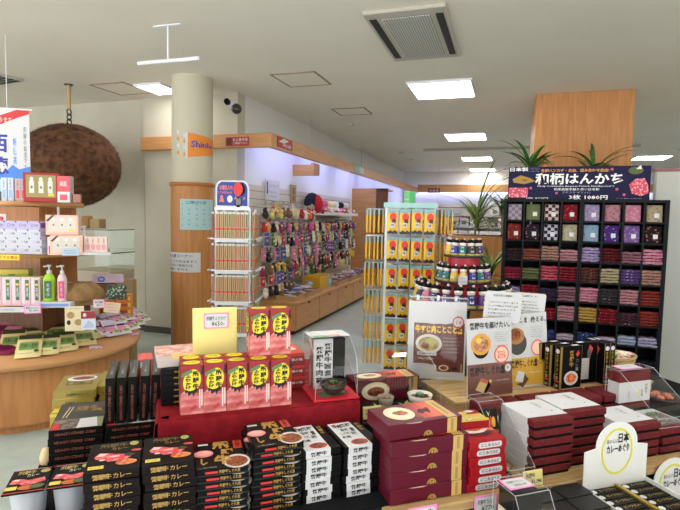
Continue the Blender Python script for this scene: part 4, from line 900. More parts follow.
# ================================================================== black handkerchief rack
SY = 4.0; SX0, SX1 = -.02, 1.015; SZ0, SZ1 = .50, 1.655
rt = empty('handkerchief_rack', (.5, SY, 0), 0, 'large black pigeonhole rack of patterned handkerchiefs under a navy sign', 'rack')
NR = 8; UNITS = [(-.02, .485), (.50, 1.015)]
def RX(x): return x-.5
b = MB(); th = .012
b.box(RX(SX0-.025), -.0, .02, RX(SX1+.02), .26, SZ0, MATT); b.box(RX(SX0+.2), -.12, 0, RX(SX1+.03), 0, .44, MATT, .01); part(b, 'base', rt)
b = MB(); b.box(RX(SX0), .19, SZ0, RX(SX1), .2, SZ1, MATT)
for (x0, x1) in UNITS:
    for i in range(5):
        x = x0+(x1-x0)*i/4; b.box(RX(x)-th/2, 0, SZ0, RX(x)+th/2, .19, SZ1, MATT)
part(b, 'divider', rt)
b = MB(); rh = (SZ1-SZ0)/NR
for (x0, x1) in UNITS:
    for j in range(NR+1): b.box(RX(x0), .004, SZ0+rh*j-.005, RX(x1), .19, SZ0+rh*j+.005, MATT)
part(b, 'shelf', rt)
b = MB(); b.box(RX(SX0)-.018, -.006, .3, RX(SX0)-.006, .21, SZ1+.006, MATT); b.box(RX(SX1)+.006, -.006, .3, RX(SX1)+.018, .21, SZ1+.006, MATT); b.box(RX(SX0)-.018, -.006, SZ1+.004, RX(SX1)+.018, .21, SZ1+.014, MATT); part(b, 'frame', rt)
# sign
st = empty('shop_sign', (.455, SY+.06, SZ1+.014), 0, 'navy sign with large white brush characters on the black handkerchief rack', 'sign')
sw, sh = .935, .24; NAV = M('sign_dark_navy', (24, 22, 58), .6, spec=.2)
b = MB(); b.box(-sw/2, 0, 0, sw/2, .012, sh, NAV); f = Face(b, (-sw/2, 0, 0), (1, 0, 0), (0, 0, 1), sw, sh)
SWH = M('sign_white', (232, 230, 226), .6); SOR = M('sign_orange', (220, 150, 60), .6)
f.txt('日本製', .01, .86, .145, .985, SWH, 2, .04).lines(.155, .84, .24, .98, 3, M('sign_lilac', (150, 150, 180), .6), seed=3)
f.txt('各柄ハンカチ・自由、組み合わせ自由!', .24, .83, .72, .93, SOR, 2, .04)
f.txt('和柄はんかち', .20, .46, .82, .80, SWH, 2, .055)
f.txt('Finely Combinable Japanese Pattern Handkerchief !!', .22, .375, .76, .435, SWH, 2, .01).txt('和風高級手触り良い日本製', .34, .275, .66, .355, SWH, 2, .01).txt('プチプラ ギフトに', .4, .19, .6, .25, M('sign_lilac', (150, 150, 180), .6), 2)
f.txt('3枚 1080円', .45, .01, .72, .15, SWH, 2, .05).txt('1枚 378円', .14, .02, .3, .07, SWH, 2).lines(.78, .02, .97, .08, 1, M('sign_lilac', (150, 150, 180), .6))
f.poly([(.03, .62), (.09, .74), (.16, .66), (.2, .56), (.12, .47), (.04, .52)], M('cloth_ochre', (160, 124, 50), .7), 2).poly([(.09, .62), (.15, .6), (.12, .55)], M('cloth_brown', (110, 84, 36), .7), 3)
PKR = M('sign_pink_cloth', (200, 70, 90), .7, kind='spots', c2=(236, 180, 190), scale=70, lo=.2, hi=.5)
f.rect(.005, .06, .15, .36, PKR, 2).poly([(.88, .2), (.86, .45), (.9, .62), (.96, .64), (.985, .45), (.99, .2), (.94, .12)], PKR, 2).ell(.9, .86, .05, .11, M('cloth_olive', (84, 92, 48), .7), 2).poly([(.9, .9), (.93, 1.02), (.94, .9)], SWH, 3)
for x, y in ((.74, .9), (.8, .6), (.78, .32), (.36, .2), (.83, .16), (.17, .35)): f.ell(x, y, .012, .045, M('sign_blossom', (190, 80, 120), .6), 2, 5)
part(b, 'panel', st)
b = MB(); b.bar((-.3, .014, -.2), (-.3, .014, .05), .006, WMETAL); b.bar((.3, .014, -.2), (.3, .014, .05), .006, WMETAL); part(b, 'bracket', st)
# handkerchiefs
def HM(n, a, b_, k='spots', sc_=70, lo=.25, hi=.5): return M('cloth_'+n, tuple(q*.80 for q in a), .9, kind=k, c2=tuple(q*.80 for q in b_), scale=sc_*.62, lo=lo, hi=hi, spec=.15)
HK = {
 'lilac check': HM('lilac_check', (196, 184, 194), (150, 130, 150), 'check', 70), 'olive': HM('olive', (142, 132, 34), (176, 166, 90)), 'maroon and white check': HM('maroon_check', (226, 214, 206), (100, 36, 44), 'check', 70),
 'dark red': HM('dark_red', (140, 22, 40), (210, 120, 120), sc_=90, lo=.1, hi=.3), 'lavender': HM('lavender', (170, 150, 196), (206, 186, 216)), 'dusty pink': HM('dusty_pink', (206, 146, 156), (170, 110, 124)), 'pink': HM('pink', (222, 136, 164), (236, 176, 190)), 'beige': HM('beige', (196, 180, 146), (170, 150, 120)),
 'rust red': HM('rust', (140, 44, 36), (200, 140, 110), lo=.1, hi=.3), 'black and pink floral': HM('black_pink', (44, 36, 44), (220, 160, 180), lo=.1, hi=.3), 'navy and white check': HM('navy_check', (222, 216, 220), (40, 36, 70), 'check', 70), 'cream': HM('cream', (206, 196, 166), (176, 160, 130)),
 'light blue floral': HM('ltblue', (150, 190, 222), (200, 60, 110), lo=.12, hi=.3), 'purple floral': HM('purple', (84, 50, 140), (220, 190, 220), lo=.1, hi=.3), 'violet': HM('violet', (132, 100, 178), (200, 150, 200), lo=.2, hi=.5), 'black and orange floral': HM('black_orange', (40, 32, 36), (224, 130, 110), lo=.15, hi=.35),
 'dark brown': HM('dkbrown', (44, 34, 34), (120, 70, 80), lo=.2, hi=.4), 'rust brown': HM('rustb', (150, 80, 64), (130, 64, 50)), 'tan pink': HM('tanpink', (190, 146, 130), (150, 100, 96)), 'mauve': HM('mauve', (160, 106, 122), (136, 84, 100)), 'dark maroon': HM('dkmaroon', (90, 22, 32), (130, 50, 56)),
 'crimson': HM('crimson', (150, 30, 60), (200, 110, 130), lo=.15, hi=.4), 'salmon red': HM('salmon', (206, 74, 96), (226, 130, 140)), 'brown and cream': HM('brcream', (96, 50, 44), (216, 190, 160), lo=.2, hi=.35), 'purple and white': HM('purpwhite', (96, 66, 130), (226, 216, 226), lo=.15, hi=.35),
 'navy and red': HM('navyred', (50, 44, 76), (160, 50, 70), lo=.2, hi=.4), 'grey and black': HM('greyblk', (60, 54, 58), (196, 186, 180), lo=.2, hi=.35), 'rust': HM('rust2', (142, 46, 40), (166, 70, 56)), 'ochre': HM('ochre', (180, 130, 56), (160, 110, 40)), 'pink and black': HM('pinkblk', (70, 40, 56), (226, 160, 180), lo=.2, hi=.35),
 'navy and white': HM('navywhite', (44, 56, 120), (226, 226, 232), lo=.2, hi=.35), 'pale lilac': HM('plilac', (206, 186, 212), (186, 160, 196)), 'light blue': HM('ltblue2', (170, 190, 222), (206, 170, 190)), 'pale lavender': HM('plav', (190, 182, 214), (160, 150, 190)), 'dark navy': HM('dknavy', (24, 26, 44), (40, 40, 60)), 'blue': HM('blue', (60, 66, 140), (200, 200, 220), lo=.15, hi=.35), 'black speckled': HM('blackspeck', (26, 26, 36), (70, 60, 70), lo=.1, hi=.3)}
GRID = [
 ['lilac check', 'olive', 'maroon and white check', 'dark red', 'lavender', 'dusty pink', 'pink', 'beige'],
 ['rust red', 'black and pink floral', 'navy and white check', 'cream', 'light blue floral', 'purple floral', 'violet', 'black and orange floral'],
 ['dark brown', 'rust brown', 'tan pink', 'dusty pink', 'lavender', 'dark maroon', 'mauve', 'pink'],
 ['crimson', 'olive', 'salmon red', 'dark red', 'brown and cream', 'beige', 'purple and white', 'tan pink'],
 ['lavender', 'dark red', 'navy and red', 'mauve', 'pink', 'grey and black', 'dusty pink', 'rust'],
 ['mauve', 'crimson', 'dark red', 'dusty pink', 'ochre', 'dark red', 'pink and black', 'rust'],
 ['light blue', 'pale lilac', 'blue', 'pale lilac', 'navy and white', 'pale lilac', 'light blue', 'pale lavender'],
 ['pale lilac', 'lavender', 'pale lilac', 'pale lavender', 'dark navy', 'black speckled', 'dark navy', 'black speckled']]
def folded(seed, w=.120, d=.15, h=.0185):
    rr = random.Random(seed); b = MB(); n = 10; vs = []; prof = [(d/2, 0), (-d/2+h/2, 0)]+[(-d/2+h/2-h/2*math.sin(math.pi*k/5), h/2-h/2*math.cos(math.pi*k/5)) for k in range(1, 5)]+[(-d/2+h/2, h), (d/2, h)]
    m_ = len(prof); ph = rr.uniform(0, 6)
    for i in range(n+1):
        x = (i/n-.5)*w
        for y, z in prof: vs.append((x, y+.003*math.sin(ph+i*.9), z+.0022*math.sin(ph*2+i*1.1)))
    fs = [(i*m_+j, (i+1)*m_+j, (i+1)*m_+(j+1) % m_, i*m_+(j+1) % m_) for i in range(n) for j in range(m_)]+[tuple(range(m_)), tuple(n*m_+j for j in range(m_))[::-1]]
    b.add(vs, fs, HK['pink'], True); return b
FOLD = [folded(k).build('folded_handkerchief') for k in range(4)]
fused = [False]*4
b = MB(); b.box(-.049, -.006, 0, .049, .006, .118, HK['pink'], .003); UP = b.build('displayed_handkerchief'); upused = False; UPS = {}
def set_mat(o, mt): o.material_slots[0].link = 'OBJECT'; o.material_slots[0].material = mt
rr = random.Random(12)
for r in range(NR):
    for c in range(8):
        x0, x1 = UNITS[c//4]; cw = (x1-x0)/4; xc = x0+cw*(c % 4+.5); zb = SZ1-rh*(r+1)+.0055; nm = GRID[r][c]
        if r < 2:
            o = UP if not upused else UP.copy()
            if upused: col.objects.link(o)
            upused = True; UPS[r, c] = o; set_mat(o, HK[nm]); o.location = (xc+rr.uniform(-.003, .003), SY+.03, zb+.001); o.rotation_euler = (R_(-6), 0, 0)
            tag(o, '%s handkerchief upright in the %s row, %s column of the black rack' % (nm, ORD[r], ORD[c]), 'handkerchief', 'handkerchiefs shown upright on the black rack')
        else:
            n = rr.choice((4, 5, 5)) if r < 6 else rr.choice((2, 3)); g = '%s handkerchiefs in the pigeonhole of the %s row, %s column' % (nm, ORD[r], ORD[c])
            if (r, c) in ((4, 6), (3, 3), (5, 7), (4, 7)): n = 5
            for k in range(n):
                q = rr.randrange(4); o = FOLD[q] if not fused[q] else FOLD[q].copy()
                if fused[q]: col.objects.link(o)
                fused[q] = True; set_mat(o, HK[nm]); o.location = (xc+rr.uniform(-.002, .002), SY+.078+rr.uniform(-.006, .006), zb+.0205*k); o.rotation_euler = (0, R_(rr.uniform(-1.2, 1.2)), R_(rr.uniform(-3, 3)))
                tag(o, 'folded %s handkerchief in the pile of the %s row, %s column' % (nm, ORD[r], ORD[c]), 'handkerchief', g)
b = MB(); b.box(-.0145, -.001, 0, .0145, 0, .03, WHITE); cw_ = b.build('paper_tag'); first = True
for (r, c), up in UPS.items():
    if (r, c) in ((0, 0), (0, 5), (0, 6)): continue
    o = cw_ if first else cw_.copy()
    if not first: col.objects.link(o)
    first = False; o.parent = up; o.location = (.012, -.0065, .03)
# ================================================================== the sales table in front
TZ = .72
t = empty('sales_table', T(.1, 1.8, 0), TA, 'long sales table under a black cloth in front of the shop', 'table')
b = MB()
b.box(-.472, -.57, .70, .50, .62, TZ, CLOTHB); b.box(.50, -.57, .67, 2.4, .62, .69, CLOTHB); part(b, 'tabletop', t)
b = MB()
def drape(x0, x1, y, z1, n, mat=CLOTHB, z0=.05, amp=.008):
    vs = []
    for i in range(n+1):
        x = x0+(x1-x0)*i/n; vs += [(x, y, z1), (x, y-amp*(1+math.sin(i*1.9)), (z0+z1)/2), (x, y-amp*1.6*(1+math.sin(i*1.9+.4)), z0)]
    b.add(vs, [(i*3+j, i*3+3+j, i*3+4+j, i*3+1+j) for i in range(n) for j in (0, 1)], mat, True)
drape(-.472, .50, -.572, TZ, 40); drape(.50, 2.4, -.572, .69, 50)
b.box(-.474, -.57, .05, -.472, .62, .71, CLOTHB); part(b, 'tablecloth', t)
b = MB()
for x in (-.43, 2.3):
    for y in (-.5, .55): b.box(x-.02, y-.02, 0, x+.02, y+.02, .68, STEEL)
part(b, 'leg', t)
t = empty('low_table', T(1.5, .95, 0), TA, 'lower black table in front of the wooden crates', 'table')
b = MB(); b.box(-.78, -.3, .58, -.06, .26, .60, CLOTHB); part(b, 'tabletop', t)
b = MB(); drape(-.78, -.06, -.302, .6, 30); b.box(-.782, -.3, .05, -.78, .26, .6, CLOTHB); b.box(-.06, -.3, .05, -.058, .26, .6, CLOTHB); part(b, 'tablecloth', t)
b = MB()
for x in (-.7, -.14):
    for y in (-.25, .2): b.box(x-.02, y-.02, 0, x+.02, y+.02, .58, STEEL)
part(b, 'leg', t)
t = empty('display_stand', T(1.83, .95, 0), TA, 'lowest black stand beyond the lower table at the table corner', 'table')
b = MB(); b.box(-.38, -.3, .425, .4, .24, .445, CLOTHB); part(b, 'tabletop', t)
b = MB(); drape(-.38, .4, -.302, .445, 30); part(b, 'tablecloth', t)
b = MB()
for x in (-.3, .32):
    for y in (-.25, .18): b.box(x-.02, y-.02, 0, x+.02, y+.02, .425, STEEL)
part(b, 'leg', t)
# raised tier with the red cloth
t = empty('red_tier', T(.286, 1.76, TZ), TA, 'raised display step draped in red cloth on the sales table', 'display step')
b = MB(); b.box(-.304, -.245, 0, .304, .26, .188, DWOOD); part(b, 'box', t)
b = MB()
def skirt(x0, y0, x1, y1, z0, z1, n, seed):
    """red cloth draped over a rounded top edge and hanging in soft folds"""
    r2 = random.Random(seed); dx, dy = (x1-x0), (y1-y0); L = math.hypot(dx, dy); nx, ny = dy/L, -dx/L; vs = []
    prof = [(-.03, z1), (-.01, z1), (.001, z1-.004), (.006, z1-.014), (.008, z1-.05), (.012, (z0+z1)/2), (.016, z0)]
    for i in range(n+1):
        u = i/n; wv = .004*math.sin(i*.8+seed)+.002*math.sin(i*1.7)
        for k, (o, z) in enumerate(prof): q = o+wv*max(0, k-2)/4; vs.append((x0+dx*u+nx*q, y0+dy*u+ny*q, z))
    m_ = len(prof); b.add(vs, [(i*m_+j, (i+1)*m_+j, (i+1)*m_+j+1, i*m_+j+1) for i in range(n) for j in range(m_-1)], CLOTHR, True)
b.box(-.306, -.251, .189, .306, .262, .1945, CLOTHR)
skirt(-.308, -.252, .308, -.252, .002, .195, 44, 1); skirt(.308, -.252, .308, .265, .002, .195, 30, 2); skirt(-.308, .265, -.308, -.252, .002, .195, 30, 3); part(b, 'cloth', t)
RT = TZ+.196
# ------------------------------------------------------------------ carton kinds
def p_curry():
    w, d, h = .122, .163, .0223; b = MB(); b.cbox(w, d, h, DBLACK, .0012); F = faces(b, w, d, h)
    F['front'].txt('飛騨牛', .16, .2, .5, .8, GOLD, 2, .04).txt('カレー', .53, .22, .85, .78, GOLD, 2, .03).rect(.2, .25, .45, .75, M('dull_gold', (120, 98, 50), .5), 1)
    f = F['top']; f.txt('飛騨牛', .18, .80, .72, .93, M('dull_gold', (120, 98, 50), .5), 2, .03).txt('カレー', .42, .69, .72, .79, GOLD, 2, .02)
    f.ell(.84, .88, .09, .075, M('khaki_seal', (170, 160, 90), .5), 2)
    f.poly([(.12, .5), (.2, .62), (.36, .6), (.5, .55), (.8, .5), (.82, .4), (.7, .32), (.4, .30), (.32, .38), (.15, .42)], MEATR, 2).poly([(.14, .5), (.22, .6), (.36, .57), (.3, .5)], M('fat_print', (238, 196, 190), .5), 3).ell(.5, .46, .1, .03, M('fat_print', (238, 196, 190), .5), 3).ell(.78, .47, .1, .055, DGREEN, 4).ell(.74, .24, .2, .09, REDF, 2).ell(.9, .62, .1, .04, MEATR, 2).ell(.28, .37, .06, .025, CREAM, 3)
    f.rect(.06, .1, .34, .2, LEMON, 2).txt('ビーフ', .1, .12, .28, .18, DGREEN, 3)
    return b
def p_spice():
    w, d, h = .130, .160, .0172; b = MB(); b.cbox(w, d, h, BLACK, .001); b.box(-w/2-.0008, -d/2-.0008, .0005, w/2+.0008, d/2, .0036, M('green_black', (16, 22, 18), .4)); F = faces(b, w, d, h)
    F['front'].rect(.18, .38, .42, .72, REDP, 3).txt('飛騨牛しぐれ煮', .44, .3, .85, .85, GOLD, 3, .03)
    F['left'].txt('飛騨牛', .3, .2, .7, .8, GREYP, 2); f = F['top']
    f.txt('飛', .34, .68, .70, .97, GOLD, 4, .10).txt('騨', .50, .46, .76, .67, GOLD, 4, .08).txt('牛', .36, .12, .70, .45, GOLD, 4, .10).txt('し', .1, .14, .24, .38, GOLD, 4, .1)
    f.rect(.78, .66, .96, .98, ORED, 2).vtxt('飛騨牛', .82, .68, .92, .96, BLACK, 3, .02).rect(.05, .88, .26, .94, WHITE, 2).ell(.16, .56, .2, .13, M('ham_print', (222, 130, 130), .5), 2).ell(.16, .58, .16, .09, M('ham_print2', (236, 170, 164), .5), 3)
    f.ell(.8, .2, .27, .24, M('bowl_print', (206, 202, 204), .4), 2).ell(.8, .19, .22, .18, BROWNF, 3).lines(.05, .02, .45, .1, 1, WHITE)
    return b
def p_band():
    w, d, h = .114, .165, .0205; t = empty('noodle_box', (0, 0, 0)); b = MB(); b.cbox(w, d, h, BLACK, .0012); F = faces(b, w, d, h); F['top'].vtxt('飛騨牛', .8, .55, .92, .92, GOLD, 2); F['right'].txt('飛騨', .4, .3, .6, .7, GREYP, 2); part(b, 'box', t)
    b = MB(); b.box(-w/2+.1*w, -d/2-.0012, -.0002, -w/2+.73*w, d/2+.0012, h+.0008, WHITE); f = Face(b, (-w/2+.1*w, -d/2-.0012, 0), (1, 0, 0), (0, 0, 1), .63*w, h); f.txt('飛騨牛', .18, .2, .84, .8, INK, 2, .05)
    f = Face(b, (-w/2+.1*w, -d/2, h+.0008), (1, 0, 0), (0, 1, 0), .63*w, d)
    f.txt('飛騨', .46, .8, .92, .94, INK, 2, .06).txt('牛肉', .1, .77, .46, .92, INK, 2, .06).txt('旨味', .3, .62, .64, .74, INK, 2, .05).txt('煮', .7, .58, .9, .74, INK, 2, .06).txt('しぐれ', .16, .47, .56, .58, INK, 2, .05).txt('味', .62, .42, .84, .56, INK, 2, .05).txt('和風', .1, .32, .48, .42, INK, 2, .05)
    f.ell(.62, .15, .36, .11, REDP, 1).ell(.62, .15, .3, .085, BROWNF, 2).rect(.1, .9, .3, .95, REDP, 2); part(b, 'paper_band', t); return t
def p_maroon(w=.238, d=.135, h=.044, big=False):
    b = MB(); b.cbox(w, d, h, MAROON, .0015); F = faces(b, w, d, h); f = F['top']
    g = [(.42, (150, 36, 40)), (.52, (190, 52, 36)), (.60, (214, 72, 36)), (.66, (224, 92, 44))]
    for i, (x, c) in enumerate(g): f.poly([(x, .25 if i == 0 else .12), (.79, .12), (.79, 1), (x+.06, 1)], M('sunset_%d' % i, c, .4), 1+.3*i)
    f.rect(.925, 0, 1, 1, MAROON, 1); GS = M('gold_strap', (206, 172, 104), .45, metal=.15); f.rect(.79, 0, .925, 1, GS, 3).rect(.84, .15, .875, .85, M('gold_strap_dark', (168, 134, 70), .5), 4)
    f.ell(.29, .5, .19, .36, PLATE, 3).ell(.29, .5, .155, .29, M('plate_inner', (236, 222, 196), .4), 4).poly([(.2, .5), (.24, .6), (.36, .62), (.4, .5), (.34, .38), (.26, .4)], BROWNF, 5).ell(.35, .48, .05, .09, REDF, 6).ell(.25, .52, .04, .07, M('veg_print', (150, 120, 50), .5), 6)
    f.poly([(.545, .44), (.555, .56), (.6, .58), (.66, .58), (.69, .64), (.72, .6), (.7, .5), (.69, .36), (.675, .36), (.67, .45), (.59, .45), (.58, .34), (.565, .34), (.565, .44)], COWB, 5)
    f = F['front']; f.rect(.79, 0, .925, 1, GS, 2).rect(.84, .1, .875, .9, M('gold_strap_dark', (168, 134, 70), .5), 3)
    n = 12; pts = [(.53+.062*math.cos(math.pi*k/n), .02+.36*math.sin(math.pi*k/n)) for k in range(n+1)]; f.poly(pts, GOLD, 2); pts = [(.53+.046*math.cos(math.pi*k/n), .02+.24*math.sin(math.pi*k/n)) for k in range(n+1)]; f.poly(pts, MAROON, 3); f.ell(.515, .13, .016, .11, GOLD, 4).ell(.55, .13, .016, .11, GOLD, 4)
    f.poly([(.22, 1), (.3, .94), (.42, .93), (.46, 1)], M('tab_pale', (196, 170, 150), .4), 2)  # pale tan patch at the top edge of the front
    return b
def p_red():
    w, d, h = .122, .165, .0252; b = MB(); b.cbox(w, d, h, RED, .0012); F = faces(b, w, d, h); F['front'].rrect(.22, .16, .86, .84, .06, WHITE, 2).txt('にこみ', .28, .32, .55, .7, M('wine_ink', (96, 20, 30), .5), 4, .05).txt('カルビ', .57, .32, .8, .7, M('wine_ink', (96, 20, 30), .5), 4, .05); f = F['top']
    f.poly([(0, .5), (0, 1), (1, 1), (1, .35)], M('salmon_print', (226, 120, 96), .4), 1).poly([(.05, .6), (.2, .95), (.95, .9), (.9, .45), (.5, .25), (.2, .35)], M('white_bowl', (232, 210, 206), .4), 2).ell(.5, .62, .3, .22, REDF, 3).ell(.45, .7, .18, .09, GREENP, 4).poly([(.1, .35), (.3, .22), (.7, .2), (.9, .35), (.5, .3)], M('dark_bowl', (60, 40, 40), .4), 3)
    return b
def p_gyu():
    w, d, h = .149, .236, .0243; b = MB(); b.cbox(w, d, h, BLACK, .0015); F = faces(b, w, d, h); OB = M('copper_ink', (150, 84, 60), .45, metal=.2)
    F['front'].txt('HIDAGYU STEWED CURRY', .12, .3, .88, .66, OB, 2, .02)
    F['right'].rect(0, .05, 1, .95, M('gold_edge', (150, 124, 60), .4, metal=.3), 1)
    f = F['top']; f.rect(.02, .36, .98, .98, M('slate_print', (56, 54, 54), .35), 1).txt('飛騨', .36, .64, .6, .84, GOLD, 2, .01).txt('牛', .64, .64, .8, .84, GOLD, 2, .02)
    for k in (0, 1): f.poly([(.14+.07*k, .42), (.16+.07*k, .42), (.22+.07*k, .84), (.2+.07*k, .84)], M('pale_gold', (216, 200, 150), .4), 2)
    f.poly([(.66, .6), (.8, .64), (.92, .58), (.86, .7), (.74, .68)], GOLD, 2)
    f.rect(.02, .02, .98, .36, M('stew_dark', (70, 54, 46), .4, kind='noise', c2=(130, 120, 112), scale=60), 1).poly([(.5, .02), (.52, .34), (.84, .36), (.9, .02)], M('rice_white', (216, 216, 218), .5), 2).poly([(.84, .36), (.98, .36), (.98, .02), (.9, .02)], M('herb_print', (150, 150, 110), .5), 2).poly([(.02, .02), (.03, .2), (.14, .24), (.18, .02)], REDP, 3)
    return b
def p_gold():
    w, d, h = .140, .2, .03; b = MB(); b.cbox(w, d, h, OLIVE, .0015); F = faces(b, w, d, h); f = F['top']; f.ell(.52, .74, .38, .17, WHITE, 1).ell(.55, .75, .28, .11, BROWNF, 2); f.txt('飛騨', .35, .4, .65, .52, DGREEN, 2); f.poly([(.2, .35), (.22, .35), (.22, .55), (.2, .55)], DGREEN, 2).poly([(.8, .35), (.82, .35), (.82, .55), (.8, .55)], DGREEN, 2).rect(.2, .35, .82, .37, DGREEN, 2)
    F['front'].rect(0, .0, 1, .12, GOLDF, 1).txt('飛騨牛カレー', .3, .35, .8, .7, DGREEN, 2); return b
def p_furi():
    w, d, h = .0655, .054, .147; b = MB(); b.cbox(w, d, h, M('furikake_red', (150, 16, 28), .4), .001); F = faces(b, w, d, h); KB = INK
    for k in ('front', 'left', 'right'):
        f = F[k]; f.rect(0, 0, 1, .42, MEAT, 1).poly([(0, .42), (.2, .5), (.5, .42), (1, .44), (1, .3), (0, .36)], MEAT, 2).ell(.5, .68, .39, .235, YEL, 3, 24, .15)
        f.poly([(.18, .5), (.2, .44), (.3, .46), (.34, .38), (.5, .44), (.56, .36), (.62, .44), (.76, .48), (.7, .56), (.3, .56)], KB, 4)
        f.ell(.5, .69, .38, .2, YEL, 4.6, 24, .15)
        f.vtxt('飛騨牛', .52, .51, .79, .89, KB, 6, .1).vtxt('ふりかけ', .22, .52, .46, .82, KB, 6, .1)
        f.poly([(.04, .84), (.5, .93), (.52, .86), (.06, .76)], M('ribbon_green', (90, 130, 80), .5), 5).rect(.9, .8, .98, .97, KB, 4).rect(.8, .12, .86, .5, M('vert_white', (236, 214, 206), .5), 3).rect(.9, .16, .95, .5, M('vert_white', (236, 214, 206), .5), 3).ell(.55, .13, .16, .035, M('meat_dark', (190, 56, 60), .5), 3, 16, .2)
    F['top'].ell(.5, .5, .38, .38, YEL, 2).txt('ふりかけ', .28, .38, .72, .62, KB, 4, .03); return b
def p_gift(w=.15, d=.16, h=.030):
    t = empty('gift_box', (0, 0, 0)); b = MB(); b.cbox(w-.008, d-.008, .012, BLACK); part(b, 'base', t)
    b = MB(); b.box(-w/2, -d/2, .009, w/2, d/2, h-.0006, DRED, .0015); part(b, 'lid', t)
    b = MB(); b.box(-w/2-.0008, -d/2+.03, .0004, w/2+.0008, d/2+.0008, h, WHITE); f = Face(b, (-w/2, -d/2+.03, h), (1, 0, 0), (0, 1, 0), w, d-.03)
    f.vtxt('飛騨牛', .62, .42, .68, .85, GREYP, 1.2, .01).rect(.7, .5, .72, .85, M('sage_print', (150, 170, 120), .5), 1.2).ell(.78, .24, .02, .025, INK, 1.2).ell(.3, .3, .015, .02, REDP, 1.2); part(b, 'paper_sleeve', t); return t
P_CURRY = Proto(p_curry().build('curry_box'), 'box'); P_SPICE = Proto(p_spice().build('beef_box'), 'box'); P_BAND = Proto(p_band(), 'box'); P_MAR = Proto(p_maroon().build('stew_gift_box'), 'box')
P_RED = Proto(p_red().build('stew_box'), 'box'); P_GYU = Proto(p_gyu().build('stewed_curry_box'), 'box'); P_GOLD = Proto(p_gold().build('gold_box'), 'box'); P_FURI = Proto(p_furi().build('seasoning_box'), 'box'); P_GIFT = Proto(p_gift(), 'box')
# ------------------------------------------------------------------ piles along the table front
stack(P_CURRY, -.182, 1.264, TZ+.0005, .122, .163, .0224, 8, 'dark curry box with meat picture in the pile beside the cups, %s', 'dark curry boxes in the pile beside the cups', seed=1)
stack(P_CURRY, -.052, 1.268, TZ+.0005, .122, .163, .0224, 8, 'dark curry box with meat picture, pile by the gold brush boxes, %s', 'dark curry boxes in the inner pile', seed=2)
stack(P_SPICE, .076, 1.28, TZ+.0005, .130, .160, .0178, 8, 'black box with gold brush characters in the lower pile, %s', 'gold brush boxes in the lower pile', seed=3, ang=-3)
stack(P_SPICE, .213, 1.296, TZ+.0005, .130, .160, .0178, 8, 'black box with gold brush characters in the taller pile, %s', 'gold brush boxes in the taller pile', seed=4, ang=1)
P_SPICE.put(T(.213+.062, 1.296+.085, TZ+.001+.0178*8), TA+R_(2), 'gold brush character box second from the top, pushed back, on the taller pile', 'gold brush boxes in the taller pile')
P_SPICE.put(T(.213+.07, 1.296+.079, TZ+.001+.0178*9), TA+R_(3), 'black box with gold brush characters lying on top of the taller pile', 'gold brush boxes in the taller pile')
stack(P_BAND, .345, 1.302, TZ+.0005, .114, .165, .0208, 7, 'black box with white brush band, pile by the gold brush boxes, %s', 'white banded boxes in the first pile', seed=5, ju=.004, ang=3)
stack(P_BAND, .4615, 1.30, TZ+.0005, .114, .165, .0208, 7, 'black box with white brush band, pile next to the maroon boxes, %s', 'white banded boxes in the second pile', seed=6, ju=.004, ang=3)
stack(P_MAR, .5785, 1.222, TZ+.0005, .238, .135, .0445, 4, 'long maroon gift box with gold strap in the big pile, %s', 'maroon gift boxes with gold straps', seed=7, ju=.002, jr=.6, ang=-.5)
P_MAR.put(T(.565+.119, 1.235+.068, TZ+.001+.0445*4), TA+R_(2.5), 'long maroon gift box with gold strap set askew on top of the maroon pile', 'maroon gift boxes with gold straps')
stack(P_RED, .8195, 1.214, TZ+.0005, .122, .165, .0255, 6, 'red stew box with white oval label in the red pile, %s', 'red stew boxes with white labels', seed=8, ju=.0035, ang=0)
b = MB(); b.cbox(.12, .09, .024, RED, .0012); f = Face(b, (-.06, -.045, .024), (1, 0, 0), (0, 1, 0), .12, .09); f.rect(0, 0, 1, .85, M('mustard_print', (206, 176, 66), .45), 1).txt('飛騨', .08, .45, .5, .8, WHITE, 3, .06).txt('カレー', .2, .08, .85, .42, WHITE, 3, .06).poly([(.55, .6), (.9, .95), (1, .95), (1, .6)], RED, 2).poly([(.6, .85), (.75, .95), (.9, .8), (.75, .72)], WHITE, 3)
tag(b.build('curry_pouch_box', None, T(.875, 1.335, TZ+.154), (0, 0, TA-R_(3))), 'yellow and red box with white lettering lying at the back of the red pile', 'box')
# flat and standing black curry boxes, gold boxes
stack(P_GYU, -.338, 1.70, TZ+.0005, .149, .236, .0244, 5, 'flat black stewed curry box in the pile behind the cups, %s', 'flat black stewed curry boxes in the outer pile', seed=9, ju=.003)
stack(P_GYU, -.181, 1.695, TZ+.0005, .149, .236, .0244, 5, 'flat black stewed curry box in the pile under the standing ones, %s', 'flat black stewed curry boxes in the inner pile', seed=10, ju=.003)
def p_stand():
    w, d, h = .026, .2, .146; b = MB(); b.cbox(w, d, h, BLACK, .0015); F = faces(b, w, d, h); OB = MATS['copper_ink']
    g, fs, _ = glyphs('HIDAGYU STEWED CURRY', .02); fr = F['front']; b.add([fr.p(.66-.32*c, .08+.76*a, 2) for a, c in g], fs, OB)
    F['right'].rect(0, 0, 1, 1, MATS['gold_edge'], 1); f = F['top']; f.rect(.06, 0, .94, 1, MATS['slate_print'], 1); g, fs, _ = glyphs('飛騨牛カレー', .0); b.add([f.p(.65-.3*c, .2+.4*a, 2) for a, c in g], fs, WHITE)
    return b
PS = Proto(p_stand().build('stewed_curry_box'), 'box')
for i in range(5):
    PS.put(T(-.180+.0328*i+.013, 1.705+.1, TZ+.1228+.0005), TA, 'black stewed curry box standing on edge, %s of five from the gold boxes' % ORD[i], 'standing black stewed curry boxes', ry=R_(2.5 if i > 2 else 1.0))
